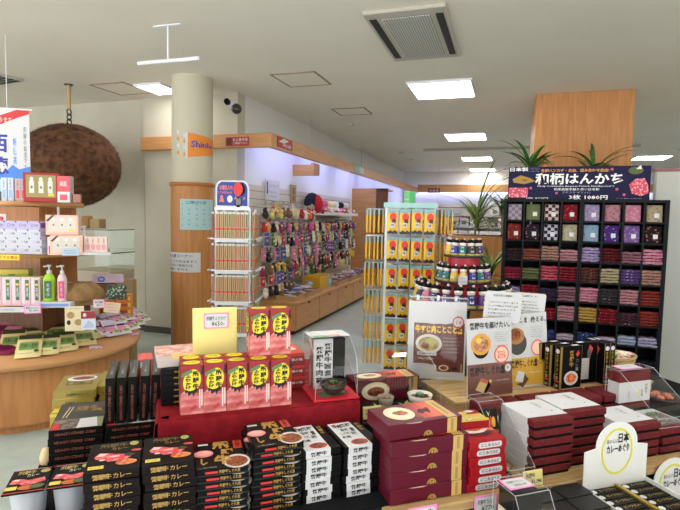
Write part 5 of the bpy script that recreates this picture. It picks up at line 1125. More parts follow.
b = MB(); b.cbox(.16, .22, .075, GOLDF, .002); F = faces(b, .16, .22, .075); F['top'].rect(.03, .03, .97, .97, LEMON, 1); F['front'].rect(0, .85, 1, 1, LEMON, 1).rect(.1, .2, .32, .75, WHITE, 1).rect(.14, .45, .22, .6, INK, 2); F['left'].rect(.05, .1, .95, .9, M('gold_pale', (206, 190, 120), .4, metal=.2))
tag(b.build('gold_carton', None, T(-.305, 2.09, TZ+.0005), (0, 0, TA)), 'yellow gold carton under the olive gold boxes at the table end', 'box')
b = MB(); b.cbox(.16, .22, .075, GOLDF, .002); tag(b.build('gold_carton', None, T(-.135, 2.1, TZ+.0005), (0, 0, TA)), 'gold carton behind the standing black boxes', 'box')
for k in range(2): P_GOLD.put(T(-.384+.07+.003*k, 2.03+.1, TZ+.0765+.0305*k), TA+R_(-2+k), 'olive gold box with white plate picture at the table end, %s of two' % ('under' if k == 0 else 'upper'), 'olive gold boxes at the table end')
for k in range(2): P_GOLD.put(T(-.238+.07-.003*k, 2.06+.1, TZ+.0765+.0305*k), TA+R_(1-k), 'olive gold box half hidden by the standing black boxes, %s of two' % ('under' if k == 0 else 'upper'), 'olive gold boxes behind the standing boxes')
b = MB(); b.cbox(.05, .1, .19, M('pinkred_card', (214, 90, 84), .5), .002); f = faces(b, .05, .1, .19); f['front'].rect(.1, .88, .9, .97, WHITE).rect(.1, .3, .9, .6, WHITE); p = at_v(145.5, 359, 2.02); u_, v_ = to_uv(p)
tag(b.build('salmon_box', None, T(u_, 2.02, TZ+.0005), (0, 0, TA)), 'salmon red box peeking out behind the standing black boxes', 'box'); bpy.data.objects['salmon_box'].scale = (1, 1, (p.z+.01-TZ)/.19)
# cups
def p_cup():
    t = empty('curry_cup', (0, 0, 0)); b = MB(); n = 36; prof = [(.036, 0), (.037, .004), (.0435, .078), (.0455, .079), (.0455, .083)]; vs = []
    for r, z in prof:
        for i in range(n): a = 2*math.pi*i/n; q = r*(1+(.018 if (i % 4 < 2 and .002 < z < .0785) else 0)); vs.append((q*math.cos(a), q*math.sin(a), z))
    b.add(vs, [(j*n+i, j*n+(i+1) % n, (j+1)*n+(i+1) % n, (j+1)*n+i) for j in range(len(prof)-1) for i in range(n)], SILV, True); b.lathe([(.001, 0), (.03, 0)], SILV, 24); part(b, 'cup', t)
    b = MB(); w, d = .092, .130; b.box(-w/2, -d/2, .083, w/2, d/2, .0865, DBLACK, .001); f = Face(b, (-w/2, -d/2, .0865), (1, 0, 0), (0, 1, 0), w, d)
    f.rect(.02, .96, .98, .985, M('lid_pink', (190, 130, 130), .5), 1).txt('飛騨牛', .16, .76, .62, .92, M('lid_gold', (176, 166, 90), .4), 2, .03).txt('カレー', .42, .64, .72, .77, CREAM, 2, .03).ell(.85, .84, .13, .08, M('khaki_seal', (170, 160, 90), .5), 2)
    f.poly([(.06, .4), (.1, .58), (.3, .58), (.5, .5), (.9, .56), (.96, .4), (.7, .32), (.4, .3), (.3, .38)], MEATR, 2).poly([(.1, .5), (.16, .57), (.3, .56), (.26, .48)], M('fat_print', (238, 196, 190), .5), 3).ell(.55, .2, .24, .09, M('curry_orange', (196, 106, 46), .45), 2).ell(.8, .2, .19, .1, DGREEN, 3).ell(.8, .2, .16, .08, M('seal_inner', (90, 96, 60), .5), 4).rect(.02, .14, .3, .28, LEMON, 3).rect(.0, .02, 1, .05, M('lid_red', (190, 70, 60), .5), 2); part(b, 'lid', t); return t
PC = Proto(p_cup(), 'cup curry')
for i, (u, v, l) in enumerate(((-.384, 1.405, 'instant curry cup with printed lid at the outer end of the table'), (-.285, 1.405, 'instant curry cup with printed lid next to the dark curry boxes'))): PC.put(T(u+.046, v+.065, TZ+.0005), TA+R_(1-i), l, 'instant curry cups at the table end')
b = MB(); b.lathe([(.001, 0), (.018, .004), (.02, .03), (.012, .05), (.001, .056)], M('tissue_cream', (226, 196, 150), .6), 10, smooth=True); tag(b.build('tissue_bag', None, T(-.352, 1.75, TZ), (0, 0, 1)), 'small cream tissue parcel beside the outer pile of flat black boxes', 'parcel')
# ------------------------------------------------------------------ on the red tier
for i in range(5): P_FURI.put(T(.04+.0666*i+.033, 1.53+.027, RT), TA+R_((.5, -.4, .6, -.3, .2)[i]), 'red and yellow seasoning box, front row on red cloth, %s from the black pile' % ORD[i], 'seasoning boxes in the front row')
for i in range(5): P_FURI.put(T(.04+.0666*i+.033, 1.588+.028, RT), TA+R_((-.5, .4, .3, -.3, .2)[i]), 'red and yellow seasoning box, second row on red cloth, %s from the black pile' % ORD[i], 'seasoning boxes in the second row')
for i in range(2): P_FURI.put(T(.248+.066*i+.033, 1.582+.028, RT+.1475), TA+R_(1.5-i), 'red and yellow seasoning box standing on the second row, %s' % ('nearer the yellow card' if i == 0 else 'farther from the yellow card'), 'seasoning boxes on the second row')
b = MB(); b.cbox(.142, .006, .285, PYEL, .001); f = faces(b, .142, .006, .285)['front']; tag(b.build('yellow_card', None, T(.154, 1.69, RT), (R_(-3), 0, TA)), 'plain pale yellow card standing behind the red seasoning boxes', 'card')
b = MB(); w, h = .078, .05; b.box(-w/2, -.002, 0, w/2, 0, h, PINKL, .0006); f = Face(b, (-w/2, -.002, 0), (1, 0, 0), (0, 0, 1), w, h); f.rrect(.05, .08, .95, .92, .09, WHITE, 1).txt('飛騨牛ふりかけ', .1, .52, .9, .8, INK, 3, .01).txt('¥650-', .3, .16, .84, .46, INK, 3, .01)
tag(b.build('price_tag', None, T(.157, 1.694, RT+.218), (R_(-3), 0, TA)), 'pink bordered price tag on the yellow card behind the seasoning boxes', 'price tag')
def p_tier():
    w, d, h = .135, .17, .0188; b = MB(); b.cbox(w, d, h, BLACK, .001); f = faces(b, w, d, h)['front']; f.txt('飛騨牛', .28, .36, .5, .68, GOLD, 2).txt('カレー', .52, .4, .62, .64, CREAM, 2); return b
PT = Proto(p_tier().build('beef_curry_box'), 'box')
stack(PT, -.014, 1.62, RT+.0003, .135, .17, .019, 6, 'plain black curry box in the pile behind the seasoning boxes, %s', 'plain black boxes on the red cloth', seed=12, ju=.001, jr=.4)
b = MB(); w, d, h = .13, .2, .02; b.cbox(w, d, h, M('pale_grey_card', (190, 180, 176), .5), .001); f = faces(b, w, d, h)['top']; f.rect(0, .3, 1, 1, M('noodle_print', (226, 196, 180), .5, kind='noise', c2=(206, 130, 120), scale=40), 1).rect(.35, .05, 1, .4, M('straw_print', (222, 186, 110), .5), 2); tag(b.build('picture_box', None, T(.035, 1.74, RT+.1148), (0, 0, TA+R_(4))), 'pale food picture box lying on the black pile on the red cloth', 'box')
def p_rb():
    w, d, h = .07, .13, .04; b = MB(); b.cbox(w, d, h, M('red_tin', (196, 40, 30), .4), .0015); F = faces(b, w, d, h); F['top'].rect(.05, .05, .95, .95, M('orange_red', (226, 90, 40), .4), 1).poly([(.2, .3), (.6, .8), (.8, .4)], WHITE, 2); F['front'].rect(0, .0, 1, .75, M('tin_dark', (130, 26, 26), .45), 1).txt('飛騨の味', .1, .35, .9, .6, CREAM, 2); return b
PR = Proto(p_rb().build('red_packet_box'), 'box')
for k in range(3): PR.put(T(.417, 1.74, RT+.0003+.0403*k), TA+R_(2-k), 'red box with orange top beside the first acrylic case, %s' % nth_down(2-k, 3), 'red boxes beside the first acrylic case')
b = MB(); b.cbox(.05, .08, .05, M('white_red', (224, 214, 210), .5), .004); f = faces(b, .05, .08, .05); f['front'].rect(0, 0, .4, 1, REDP); f['top'].rect(0, .4, 1, 1, RED); tag(b.build('white_packet_box', None, T(.43, 1.84, RT+.0003), (0, 0, TA)), 'small white and red box behind the red boxes on the red cloth', 'box')
# ------------------------------------------------------------------ acrylic cases
def case(name, u, v, z, w, d, h, prof, label):
    """clear cover: side cheeks of the given outline (y from the front, z) joined by sheets; bright sawn edges"""
    t = empty(name, T(u+w/2, v, z), TA, label, 'display case'); pts = [(y*d, q*h) for y, q in prof]; th = .0022
    b = MB()
    for x in (-w/2, w/2-th):
        n = len(pts); vs = [(x, y, q) for y, q in pts]+[(x+th, y, q) for y, q in pts]
        b.add(vs, [tuple(range(n)), tuple(range(n, 2*n))[::-1]]+[(i, (i+1) % n, n+(i+1) % n, n+i) for i in range(n)], CLEAR)
    part(b, 'side_panel', t)
    b = MB()
    for (y0, z0), (y1, z1) in zip(pts, pts[1:]): b.add([(-w/2, y0, z0), (w/2, y0, z0), (w/2, y1, z1), (-w/2, y1, z1)], [(0, 1, 2, 3)], CLEAR)
    part(b, 'cover', t)
    b = MB()
    for x in (-w/2, w/2): b.tube([(x, y, q) for y, q in pts], .0010, EDGE, 5)
    for y, q in (pts[0], pts[-1]): b.bar((-w/2, y, q), (w/2, y, q), .0010, EDGE, 5)
    if len(pts) <= 5:
        for y, q in pts[1:-1]: b.bar((-w/2, y, q), (w/2, y, q), .0010, EDGE, 5)
    part(b, 'edge', t); return t
ARC = [(0, 0), (0, .42)]+[(.75-.75*math.cos(R_(a)), .42+.58*math.sin(R_(a))) for a in (15, 30, 45, 60, 75, 90)]+[(1, 1), (1, 0)]
ARC2 = [(0, 0), (0, .3)]+[(.55-.55*math.cos(R_(a)), .3+.7*math.sin(R_(a))) for a in (15, 30, 45, 60, 75, 90)]+[(1, 1), (1, 0)]
WEDGE = [(0, 0), (0, .25), (.72, 1), (1, 1), (1, 0)]
case('acrylic_case', .450, 1.528, RT, .142, .165, .19, ARC, 'clear acrylic case with rounded front on the red cloth end')
b = MB(); b.cbox(.155, .17, .006, M('red_mat', (206, 24, 48), .6), .001); tag(b.build('red_mat', None, T(.521, 1.606, RT+.0003), (0, 0, TA)), 'bright red mat under the first acrylic case', 'mat')
b = MB(); f = Face(b, (-.05, -.03, 0), (1, 0, 0), (0, 1, 0), .1, .06); f.poly([(0, .2), (.2, 0), (.9, .1), (1, .6), (.8, 1), (.15, .9)], M('bamboo_leaf', (86, 112, 60), .6), 3); b.box(-.045, -.025, 0, .04, .024, .001, M('bamboo_leaf', (86, 112, 60), .6)); tag(b.build('bamboo_leaf', None, T(.52, 1.575, RT+.0068), (0, 0, TA+.1)), 'green leaf under the bowl in the first acrylic case', 'leaf')
def bowl(name, p, r, h, mat, fill, label, garnish=None, gm=None):
    t = empty(name, p, TA, label, 'bowl'); b = MB(); b.lathe([(.001, 0), (r*.5, 0), (r*.55, .004), (r*.85, h*.45), (r, h), (r*.95, h), (r*.8, h*.5), (r*.5, .008), (.001, .007)], mat, 28); part(b, 'bowl', t)
    rr = random.Random(3); b = MB(); b.lathe([(.001, h*.78), (r*.86, h*.68)], fill, 20)
    for i in range(16): a = rr.uniform(0, 6.3); q = r*.65*math.sqrt(rr.random()); b.ball((q*math.cos(a), q*math.sin(a), h*.78), r*.17, fill, 7, .8)
    part(b, 'food', t)
    if garnish:
        b = MB()
        for i in range(9): a = rr.uniform(0, 6.3); q = r*.24*rr.random(); b.ball((q*math.cos(a), q*math.sin(a), h*.98+rr.uniform(0, .3)*r*.3), r*.12, garnish, 6)
        part(b, 'garnish', t)
    return t
BEEF = M('cooked_beef', (84, 44, 26), .45, kind='noise', c2=(130, 80, 44), scale=80); GRLEEK = M('leek_green', (110, 176, 140), .5)
bowl('stew_bowl', T(.525, 1.575, RT+.0085), .046, .036, M('dark_bowl2', (52, 50, 46), .4), M('mixed_food', (120, 84, 44), .5, kind='noise', c2=(70, 50, 30), scale=60), 'dark grey bowl of stewed food in the first acrylic case', GREENP)
t = empty('noodle_carton', T(.528, 1.655, RT+.0065), TA, 'black carton with white brush band standing in the first acrylic case', 'box')
w, d, h = .112, .05, .17; b = MB(); b.cbox(w, d, h, BLACK, .0015); part(b, 'box', t)
b = MB(); b.box(-w/2-.0008, -d/2-.0012, .0, w/2-.045, d/2+.001, h+.0006, WHITE); f = Face(b, (-w/2-.0008, -d/2-.0012, 0), (1, 0, 0), (0, 0, 1), w-.045, h)
f.vtxt('飛騨牛旨煮', .56, .25, .95, .92, INK, 3, .06).vtxt('飛騨牛肉味', .12, .1, .5, .86, INK, 3, .06).lines(.1, .02, .9, .1, 1, GREYP); Fl = Face(b, (-w/2-.0008, d/2, 0), (0, -1, 0), (0, 0, 1), d, h); Fl.rect(.5, 0, 1, 1, M('kraft_print', (150, 122, 80), .6), 1).vtxt('飛騨', .1, .4, .4, .9, INK, 2); part(b, 'paper_band', t)
b = MB(); b.box(-.068, -.0, 0, .068, .09, .0008, WHITE); f = Face(b, (-.068, 0, .0008), (1, 0, 0), (0, 1, 0), .136, .09); f.rect(.08, .02, .45, .2, M('label_green', (110, 200, 100), .5)).rect(.45, .06, .75, .24, M('label_salmon', (230, 140, 110), .5)); tag(b.build('paper_slip', None, T(.521, 1.598, RT+.1915), (0, 0, TA)), 'white paper slip with green and orange labels on top of the first acrylic case', 'paper')
# second case on a dark riser
t = empty('display_riser', T(.78, 1.74, TZ), TA, 'low dark riser under the second acrylic case', 'riser'); b = MB(); b.box(-.164, -.2, 0, .172, .19, .10, CLOTHB, .003); part(b, 'box', t)
DZ = TZ+.1005
case('acrylic_case', .622, 1.60, DZ, .325, .27, .172, ARC2, 'long clear acrylic case over the maroon box and bowls')
PM2 = p_maroon(.27, .09, .082).build('stew_gift_box', None, T(.79, 1.775, DZ), (0, 0, TA)); tag(PM2, 'large maroon box with plate picture inside the second acrylic case', 'box')
b = MB(); f = Face(b, (-.135, -.0455, 0), (1, 0, 0), (0, 0, 1), .27, .082); f.rect(0, 0, 1, 1, MAROON, 1).ell(.33, .46, .21, .42, PLATE, 3).ell(.33, .46, .17, .33, M('plate_inner', (236, 222, 196), .4), 4).ell(.33, .44, .13, .22, BROWNF, 5).poly([(.66, .34), (.67, .52), (.72, .55), (.79, .55), (.82, .62), (.85, .56), (.82, .3), (.8, .3), (.79, .42), (.71, .42), (.69, .28), (.68, .28)], COWB, 5).rect(.9, 0, .97, 1, GOLD, 4)
for k in range(9): f.rect(.5+.04*k, .56, .51+.04*k, 1, M('stripe_red', (150, 50, 50), .5), 3)
o = b.build('printed_front', PM2)
bowl('rice_bowl', T(.885, 1.645, DZ), .046, .042, M('cream_bowl', (222, 220, 208), .35), BEEF, 'white bowl of beef with green garnish in the second acrylic case', GRLEEK)
bowl('stew_cup', T(.752, 1.655, DZ), .03, .042, M('greige_bowl', (150, 138, 122), .5), M('cup_food', (150, 110, 80), .5, kind='noise', c2=(110, 80, 60), scale=60), 'small greyish cup of food in the second acrylic case')
def sprig(name, p, label, n=9, r=.035, seed=1, mat=None):
    rr = random.Random(seed); b = MB(); mat = mat or M('sprig_green', (120, 150, 60), .5)
    for k in range(n):
        a = rr.uniform(0, 6.3); q = rr.uniform(.2, 1)*r; e = rr.uniform(.2, 1.2); c_ = Vector((0, 0, .002)); tip = Vector((q*math.cos(a), q*math.sin(a), q*math.sin(e))); sd = Vector((-math.sin(a), math.cos(a), 0))*.006; md = (c_+tip)/2+Vector((0, 0, .006))
        b.add([c_, md-sd, tip, md+sd], [(0, 1, 2, 3)], mat)
    return tag(b.build(name, None, p), label, 'greenery')
sprig('leaf_sprig', T(.71, 1.625, DZ+.001), 'small green sprig beside the small cup in the second acrylic case', seed=2); sprig('leaf_sprig', T(.815, 1.625, DZ+.001), 'small green sprig between the cup and the white bowl', seed=3); sprig('leaf_sprig', T(.935, 1.70, DZ+.001), 'green sprig behind the white bowl in the second acrylic case', seed=4)
b = MB(); w, h = .068, .042; b.box(-w/2, -.003, 0, w/2, 0, h, PYEL, .0008); f = Face(b, (-w/2, -.003, 0), (1, 0, 0), (0, 0, 1), w, h); f.txt('2,160', .12, .3, .5, .8, INK, 2, .02).txt('円', .6, .35, .85, .75, INK, 2).lines(.1, .05, .9, .28, 1, GREYP); tag(b.build('price_card', None, T(.668, 1.575, DZ), (R_(-10), 0, TA)), 'pale yellow price card in front of the second acrylic case', 'price tag')
# wooden tray board under maroon, red and dark red piles and the crates behind
t = empty('wooden_tray', T(1.5, 1.55, .6905), TA, 'long low wooden tray carrying the maroon, red and dark red boxes', 'tray')
b = MB(); b.box(-.945, -.36, 0, .62, .22, .0285, PINE, .002); part(b, 'board', t)
def crate(name, u0, u1, v0, v1, z0, z1, label):
    t = empty(name, T((u0+u1)/2, v0, z0), TA, label, 'crate'); W_ = u1-u0; D_ = v1-v0; H_ = z1-z0; b = MB(); n = 4; s = D_/n
    for k in range(n): b.box(-W_/2, k*s, H_-.012, W_/2, (k+1)*s-.006, H_, PINE, .0015)
    part(b, 'top_slat', t); b = MB(); b.box(-W_/2+.004, .004, 0, W_/2-.004, .016, H_-.013, PINE); b.box(-W_/2+.004, D_-.02, 0, W_/2-.004, D_-.008, H_-.013, PINE)
    for s_ in (-1, 1):
        for k in range(2): x0_ = W_/2-.016; b.box(min(s_*x0_, s_*(W_/2-.003)), .018, .008+k*H_*.48, max(s_*x0_, s_*(W_/2-.003)), D_-.022, .008+k*H_*.48+H_*.38, PINE)
    part(b, 'side', t); return t
CR = TZ+.14
crate('wooden_crate', .968, 1.425, 1.535, 1.80, TZ, CR, 'pale slatted wooden crate carrying the three signs')
crate('wooden_crate', 1.445, 1.90, 1.535, 1.80, TZ, CR, 'pale slatted wooden crate carrying the black curry boxes and basket')
# dark red piles
def gstack(u, v, z, n, what, grp, seed): stack(P_GIFT, u, v, z, .15, .16, .0298, n, what, grp, seed=seed, ju=.003, jr=.8)
gstack(1.056, 1.235, TZ+.0005, 6, 'dark red white-sleeved gift box, front pile nearest the red stew boxes, %s', 'dark red gift boxes in the first pile', 21)
gstack(1.214, 1.262, TZ+.0005, 6, 'dark red white-sleeved gift box, second pile behind the tall standee, %s', 'dark red gift boxes in the second pile', 22)
gstack(1.425, 1.235, TZ+.0005, 4, 'dark red white-sleeved gift box, low pile behind the standee, %s', 'dark red gift boxes in the low pile', 23)
gstack(1.584, 1.235, TZ+.0005, 3, 'dark red white-sleeved gift box, last pile below the food dish, %s', 'dark red gift boxes in the last pile', 24)
def p_plain():
    w, d, h = .15, .1, .034; t = empty('plain_gift_box', (0, 0, 0)); b = MB(); b.cbox(w-.006, d-.006, .012, BLACK); part(b, 'base', t); b = MB(); b.box(-w/2, -d/2, .009, w/2, d/2, h, DRED, .0015); part(b, 'lid', t); return t
PPL = Proto(p_plain(), 'box')
b = MB(); b.box(-.33, -.05, 0, .33, .05, .08, BLACK, .002); tag(b.build('box_riser', None, T(1.365, 1.474, TZ+.0003), (0, 0, TA)), 'low black riser behind the dark red piles', 'riser')
for i in range(4):
    for k in range(2 if i > 1 else 2): PPL.put(T(1.12+.162*i, 1.474+.002*k, TZ+.0805+.0343*k), TA+R_((.8, -.6, .5, -.4)[i]), 'plain dark red box in the back row before the crates, %s along, %s' % (ORD[i], 'under' if k == 0 else 'upper'), 'plain dark red boxes before the crates')
# third case
case('acrylic_case', .956, 1.215, TZ, .092, .235, .197, WEDGE, 'clear acrylic case with sloping front between red and dark red piles')
t = empty('gift_carton', T(1.0, 1.415, TZ+.0005), TA, 'dark red box with white sleeve standing in the sloping acrylic case', 'box'); b = MB(); b.cbox(.08, .05, .185, DRED, .0015); part(b, 'box', t); b = MB(); b.box(-.0408, -.0258, .0, .0408, .0258, .14, WHITE); part(b, 'paper_sleeve', t)
b = MB(); b.box(-.034, -.003, 0, .034, 0, .075, BLACK); f = Face(b, (-.034, -.003, 0), (1, 0, 0), (0, 0, 1), .068, .075); PEP = M('pepper_yellow', (226, 176, 30), .4)
for x in (.2, .45, .75): f.ell(x, .45, .1, .22, PEP, 2)
f.ell(.6, .42, .05, .3, REDP, 3).poly([(.4, .95), (.5, .7), (.6, .95), (.52, .8)], CREAM, 3).rect(0, 0, 1, .14, BROWNF, 2); tag(b.build('picture_card', None, T(.988, 1.36, TZ+.10), (R_(-16), 0, TA)), 'black picture card of yellow peppers leaning in the sloping acrylic case', 'card')
b = MB(); b.bar((0, 0, 0), (0, .004, .10), .0025, STEEL, 6); tag(b.build('card_stick', None, T(.988, 1.362, TZ), (0, 0, TA)), 'thin stick holding the yellow pepper card', 'stick')
sprig('dried_flowers', T(1.0, 1.28, TZ+.0005), 'dried brown and green flowers on the floor of the sloping acrylic case', 16, .04, 6, M('dried_mix', (140, 110, 80), .7, kind='noise', c2=(90, 110, 70), scale=60))
b = MB(); w, h = .07, .047; b.box(-w/2, -.003, 0, w/2, 0, h, PYEL, .0008); f = Face(b, (-w/2, -.003, 0), (1, 0, 0), (0, 0, 1), w, h); f.txt('飛騨牛', .12, .55, .6, .85, INK, 2).txt('¥1,080', .4, .15, .92, .45, INK, 2, .03); tag(b.build('price_card', None, T(1.03, 1.20, TZ-.0005), (R_(-6), 0, TA)), 'pale yellow price card before the sloping acrylic case', 'price tag')
# price tags hanging on the tray edge
pink_tag(T(.655, 1.183, .685), .088, .045, TA, 'pink bordered price tag on the tray edge below the maroon boxes', 'にこみ', '¥1,500', bar=True)
pink_tag(T(.855, 1.183, .675), .075, .055, TA, 'pink bordered price tag on the tray edge below the red stew boxes', '飛騨牛カルビ', '¥770')
b = MB(); b.box(-.035, -.002, 0, .035, 0, .03, WHITE); f = Face(b, (-.035, -.002, 0), (1, 0, 0), (0, 0, 1), .07, .03); f.lines(.1, .2, .9, .9, 1, GREYP); tag(b.build('price_card', None, T(.30, 1.212, .678), (0, 0, TA)), 'white card on the black cloth edge below the gold brush boxes', 'price tag')
# ------------------------------------------------------------------ signs on the crates
def stand_sign(name, u, v, w, h, lean, draw, label, yaw=0):
    t = empty(name, T(u+w/2, v, CR+.0005), TA+R_(yaw), label, 'sign'); b = MB(); b.box(-w/2, -.002, 0, w/2, .002, h, WHITE, .0008); f = Face(b, (-w/2, -.0022, 0), (1, 0, 0), (0, 0, 1), w, h); draw(f)
    for q in (): pass
    o = part(b, 'sheet', t, None, (R_(-lean), 0, 0)); b = MB(); b.box(-w/2-.003, -.0035, 0, w/2+.003, -.0028, h+.003, CLEAR); b.box(-w/2-.003, .0025, 0, w/2+.003, .0035, h+.003, CLEAR); part(b, 'acrylic_holder', t, None, (R_(-lean), 0, 0)); b = MB(); b.box(-w/2, 0, 0, w/2, .07, .002, CLEAR); part(b, 'foot', t); return t
BRN = M('sign_brown', (122, 74, 66), .5); STAMP = M('stamp_orange', (224, 110, 80), .6); MUS = M('sign_mustard', (216, 168, 50), .5)
def dish(f, cx, cy, r, k):
    a = f.w/f.h
    f.ell(cx, cy-.06, r*.8, r*.8*a, BLACK, 2).ell(cx, cy, r, r*a*.9, M('dish_orange', (220, 160, 60), .5), 3).ell(cx, cy, r*.75, r*a*.62, BROWNF if k else M('beef_pinkish', (150, 84, 66), .5, kind='noise', c2=(206, 150, 110), scale=70), 4).ell(cx-.05, cy+.05, r*.3, r*a*.25, LEMON, 5)
def d_s1(f):
    f.rect(0, 0, 1, .42, BRN, 1).txt('飛騨牛を届けたい。', .06, .86, .96, .95, INK, 2, .05); dish(f, .3, .67, .22, 0); f.lines(.6, .68, .96, .82, 5, GREYP, seed=4).lines(.58, .61, .95, .66, 1, STAMP).ell(.76, .52, .17, .17*f.w/f.h, STAMP, 2).ell(.76, .52, .14, .14*f.w/f.h, M('stamp_pale', (240, 200, 180), .6), 3).txt('旨', .66, .47, .86, .57, STAMP, 4)
    f.txt('飛騨牛しぐれ煮', .05, .27, .84, .385, INK, 2, .05).ell(.9, .34, .07, .05, WHITE, 2).txt('牛', .87, .32, .93, .365, BRN, 3).ell(.5, .19, .03, .022, LEMON, 2).lines(.55, .16, .96, .22, 1, WHITE); f.poly([(.16, .1), (.3, .24), (.46, .2), (.34, .05)], M('gift_cream', (222, 190, 130), .5), 2).poly([(.2, .05), (.36, .02), (.5, .14), (.46, .2), (.34, .05)], BLACK, 3).poly([(.26, .2), (.3, .24), (.46, .2), (.42, .16)], M('gift_top', (206, 110, 80), .5), 3)
def d_s2(f):
    f.rect(0, .02, 1, .40, MUS, 1).txt('飛騨牛に、恋', .02, .87, .46, .95, INK, 2, .04).txt('換える。', .56, .87, .98, .95, INK, 2, .04); f.ell(.2, .6, .24, .24*f.w/f.h, M('sign_slate', (62, 62, 58), .5), 2).ell(.16, .7, .22, .17*f.w/f.h, M('dish_tan2', (170, 120, 70), .5), 3).ell(.12, .72, .16, .12*f.w/f.h, BROWNF, 4); f.lines(.55, .66, .95, .82, 5, GREYP, seed=6).ell(.72, .52, .17, .17*f.w/f.h, STAMP, 2).ell(.72, .52, .14, .14*f.w/f.h, M('stamp_pale', (240, 200, 180), .6), 3)
    f.txt('飛騨牛しぐれ煮', .02, .265, .72, .375, INK, 2, .05).txt('山椒', .74, .29, .95, .36, M('mus_dark', (140, 90, 20), .5), 2).lines(.4, .16, .9, .22, 1, WHITE).rect(.0, .02, .42, .12, MUS, 2).poly([(.1, .1), (.2, .23), (.36, .2), (.3, .07)], M('gift_white', (206, 210, 216), .5), 3).poly([(.12, .06), (.3, .0), (.46, .1), (.36, .18), (.3, .07)], M('gift_brown', (90, 60, 50), .5), 4)
stand_sign('food_sign', 1.03, 1.562, .200, .287, 5, d_s1, 'white and brown food sign with a bowl picture on the slatted crate', 3)
stand_sign('food_sign', 1.255, 1.615, .188, .285, 6, d_s2, 'white and mustard food sign leaning behind the brown one', 4)
def note_card(u, v, z, w, h, roll, label, hdr):
    t = empty('notice_card', T(u, v, z), TA-R_(3), label, 'sign', ry=R_(roll)); b = MB(); ed = M('card_edge', (206, 196, 170), .5); f = Face(b, (-w/2, 0, 0), (1, 0, 0), (0, 0, 1), w, h)
    f.rrect(0, 0, 1, 1, .07, WHITE, 1); f2 = Face(b, (w/2, .003, 0), (-1, 0, 0), (0, 0, 1), w, h); f2.rrect(0, 0, 1, 1, .07, ed, 0); f.rrect(-.01, -.015, 1.01, 1.015, .07, ed, 0)
    f.txt(hdr, .2, .84, .72, .92, INK, 3, .01).lines(.1, .12, .92, .72, 5 if h > .095 else 4, INK, 3, .5, seed=int(u*100)); part(b, 'card', t)
    b = MB(); b.bar((0, .006, 0), (0, .006, CR-z), .003, STEEL, 6); part(b, 'stick', t); return t
note_card(1.197, 1.607, 1.122, .158, .115, 5, 'large white notice card with rounded corners above the food signs', '当店人気の飛騨牛')
note_card(1.362, 1.66, 1.12, .145, .10, 5, 'smaller white notice card with pale yellow edge behind the large one', '山椒入り')
# hanging poster in a clear pouch
pc_ = at_d(438, 298, 2.06); yw = R_(10); t = empty('poster_stand', (pc_.x, pc_.y+.01, CR), yw, 'metal stand with clips holding the brown stew poster', 'stand'); ph = pc_.z-CR
b = MB(); b.bar((-.115, 0, ph), (.115, 0, ph), .004, STEEL, 8); part(b, 'rod', t)
b = MB(); b.bar((-.02, .02, 0), (-.02, .02, ph), .005, WMETAL, 8); b.bar((.0, .02, 0), (.0, .02, ph), .005, WMETAL, 8); b.box(-.08, -.02, 0, .06, .07, .004, WMETAL); part(b, 'post', t)
for x in (-.08, 0, .07): b = MB(); b.box(x-.006, -.008, ph-.014, x+.006, .008, ph+.008, STEEL, .001); part(b, 'clip', t)
t = empty('stew_poster', (pc_.x, pc_.y-.0, CR), yw, 'white poster with brown torn-edge stew advert hanging in a clear pouch', 'poster')
w, h = .228, .315; b = MB(); n = 10; vs = []
def PZ(x, y): return -.014-.012*math.sin(3*(1-y))*(1-y)-.004*math.sin(x*5)
for j in range(n+1):
    for i in range(n+1): x, y = i/n, j/n; vs.append(((x-.5)*w, PZ(x, y), ph-.012-h*(1-y)))
b.add(vs, [(j*(n+1)+i, j*(n+1)+i+1, (j+1)*(n+1)+i+1, (j+1)*(n+1)+i) for j in range(n) for i in range(n)], WHITE, True)
class Curl(Face):
    def p(s, x, y, l): return Vector(((x-.5)*w, PZ(x, y)-.0006*l, ph-.012-h*(1-y)))
f = Curl(b, (0, 0, 0), (1, 0, 0), (0, 0, 1), w, h)
def grid(x0, y0, x1, y1, mat, l, jag=0):
    k = 8; rr = random.Random(int(x0*100+y0*10)); vs = []
    for j in range(k+1):
        for i in range(k+1):
            y = y0+(y1-y0)*j/k
            if jag and j in (0, k): y += rr.uniform(-jag, jag)
            vs.append(f.p(x0+(x1-x0)*i/k, y, l))
    b.add(vs, [(j*(k+1)+i, j*(k+1)+i+1, (j+1)*(k+1)+i+1, (j+1)*(k+1)+i) for j in range(k) for i in range(k)], mat)
PB = M('poster_brown', (104, 50, 44), .5); grid(.1, .20, .97, .72, PB, 1, .012); grid(.5, .1, .97, .22, PB, 1)
f.txt('牛すじ肉ことこと煮', .12, .595, .94, .70, M('poster_gold', (240, 196, 60), .5), 4, .1); f.ell(.36, .46, .23, .125, M('poster_plate', (216, 214, 204), .5), 4).ell(.36, .46, .18, .09, M('poster_stew', (150, 120, 70), .5, kind='noise', c2=(200, 180, 120), scale=60), 5).ell(.4, .49, .1, .045, M('veg_lime', (180, 180, 90), .5), 6).ell(.3, .44, .07, .04, BROWNF, 6)
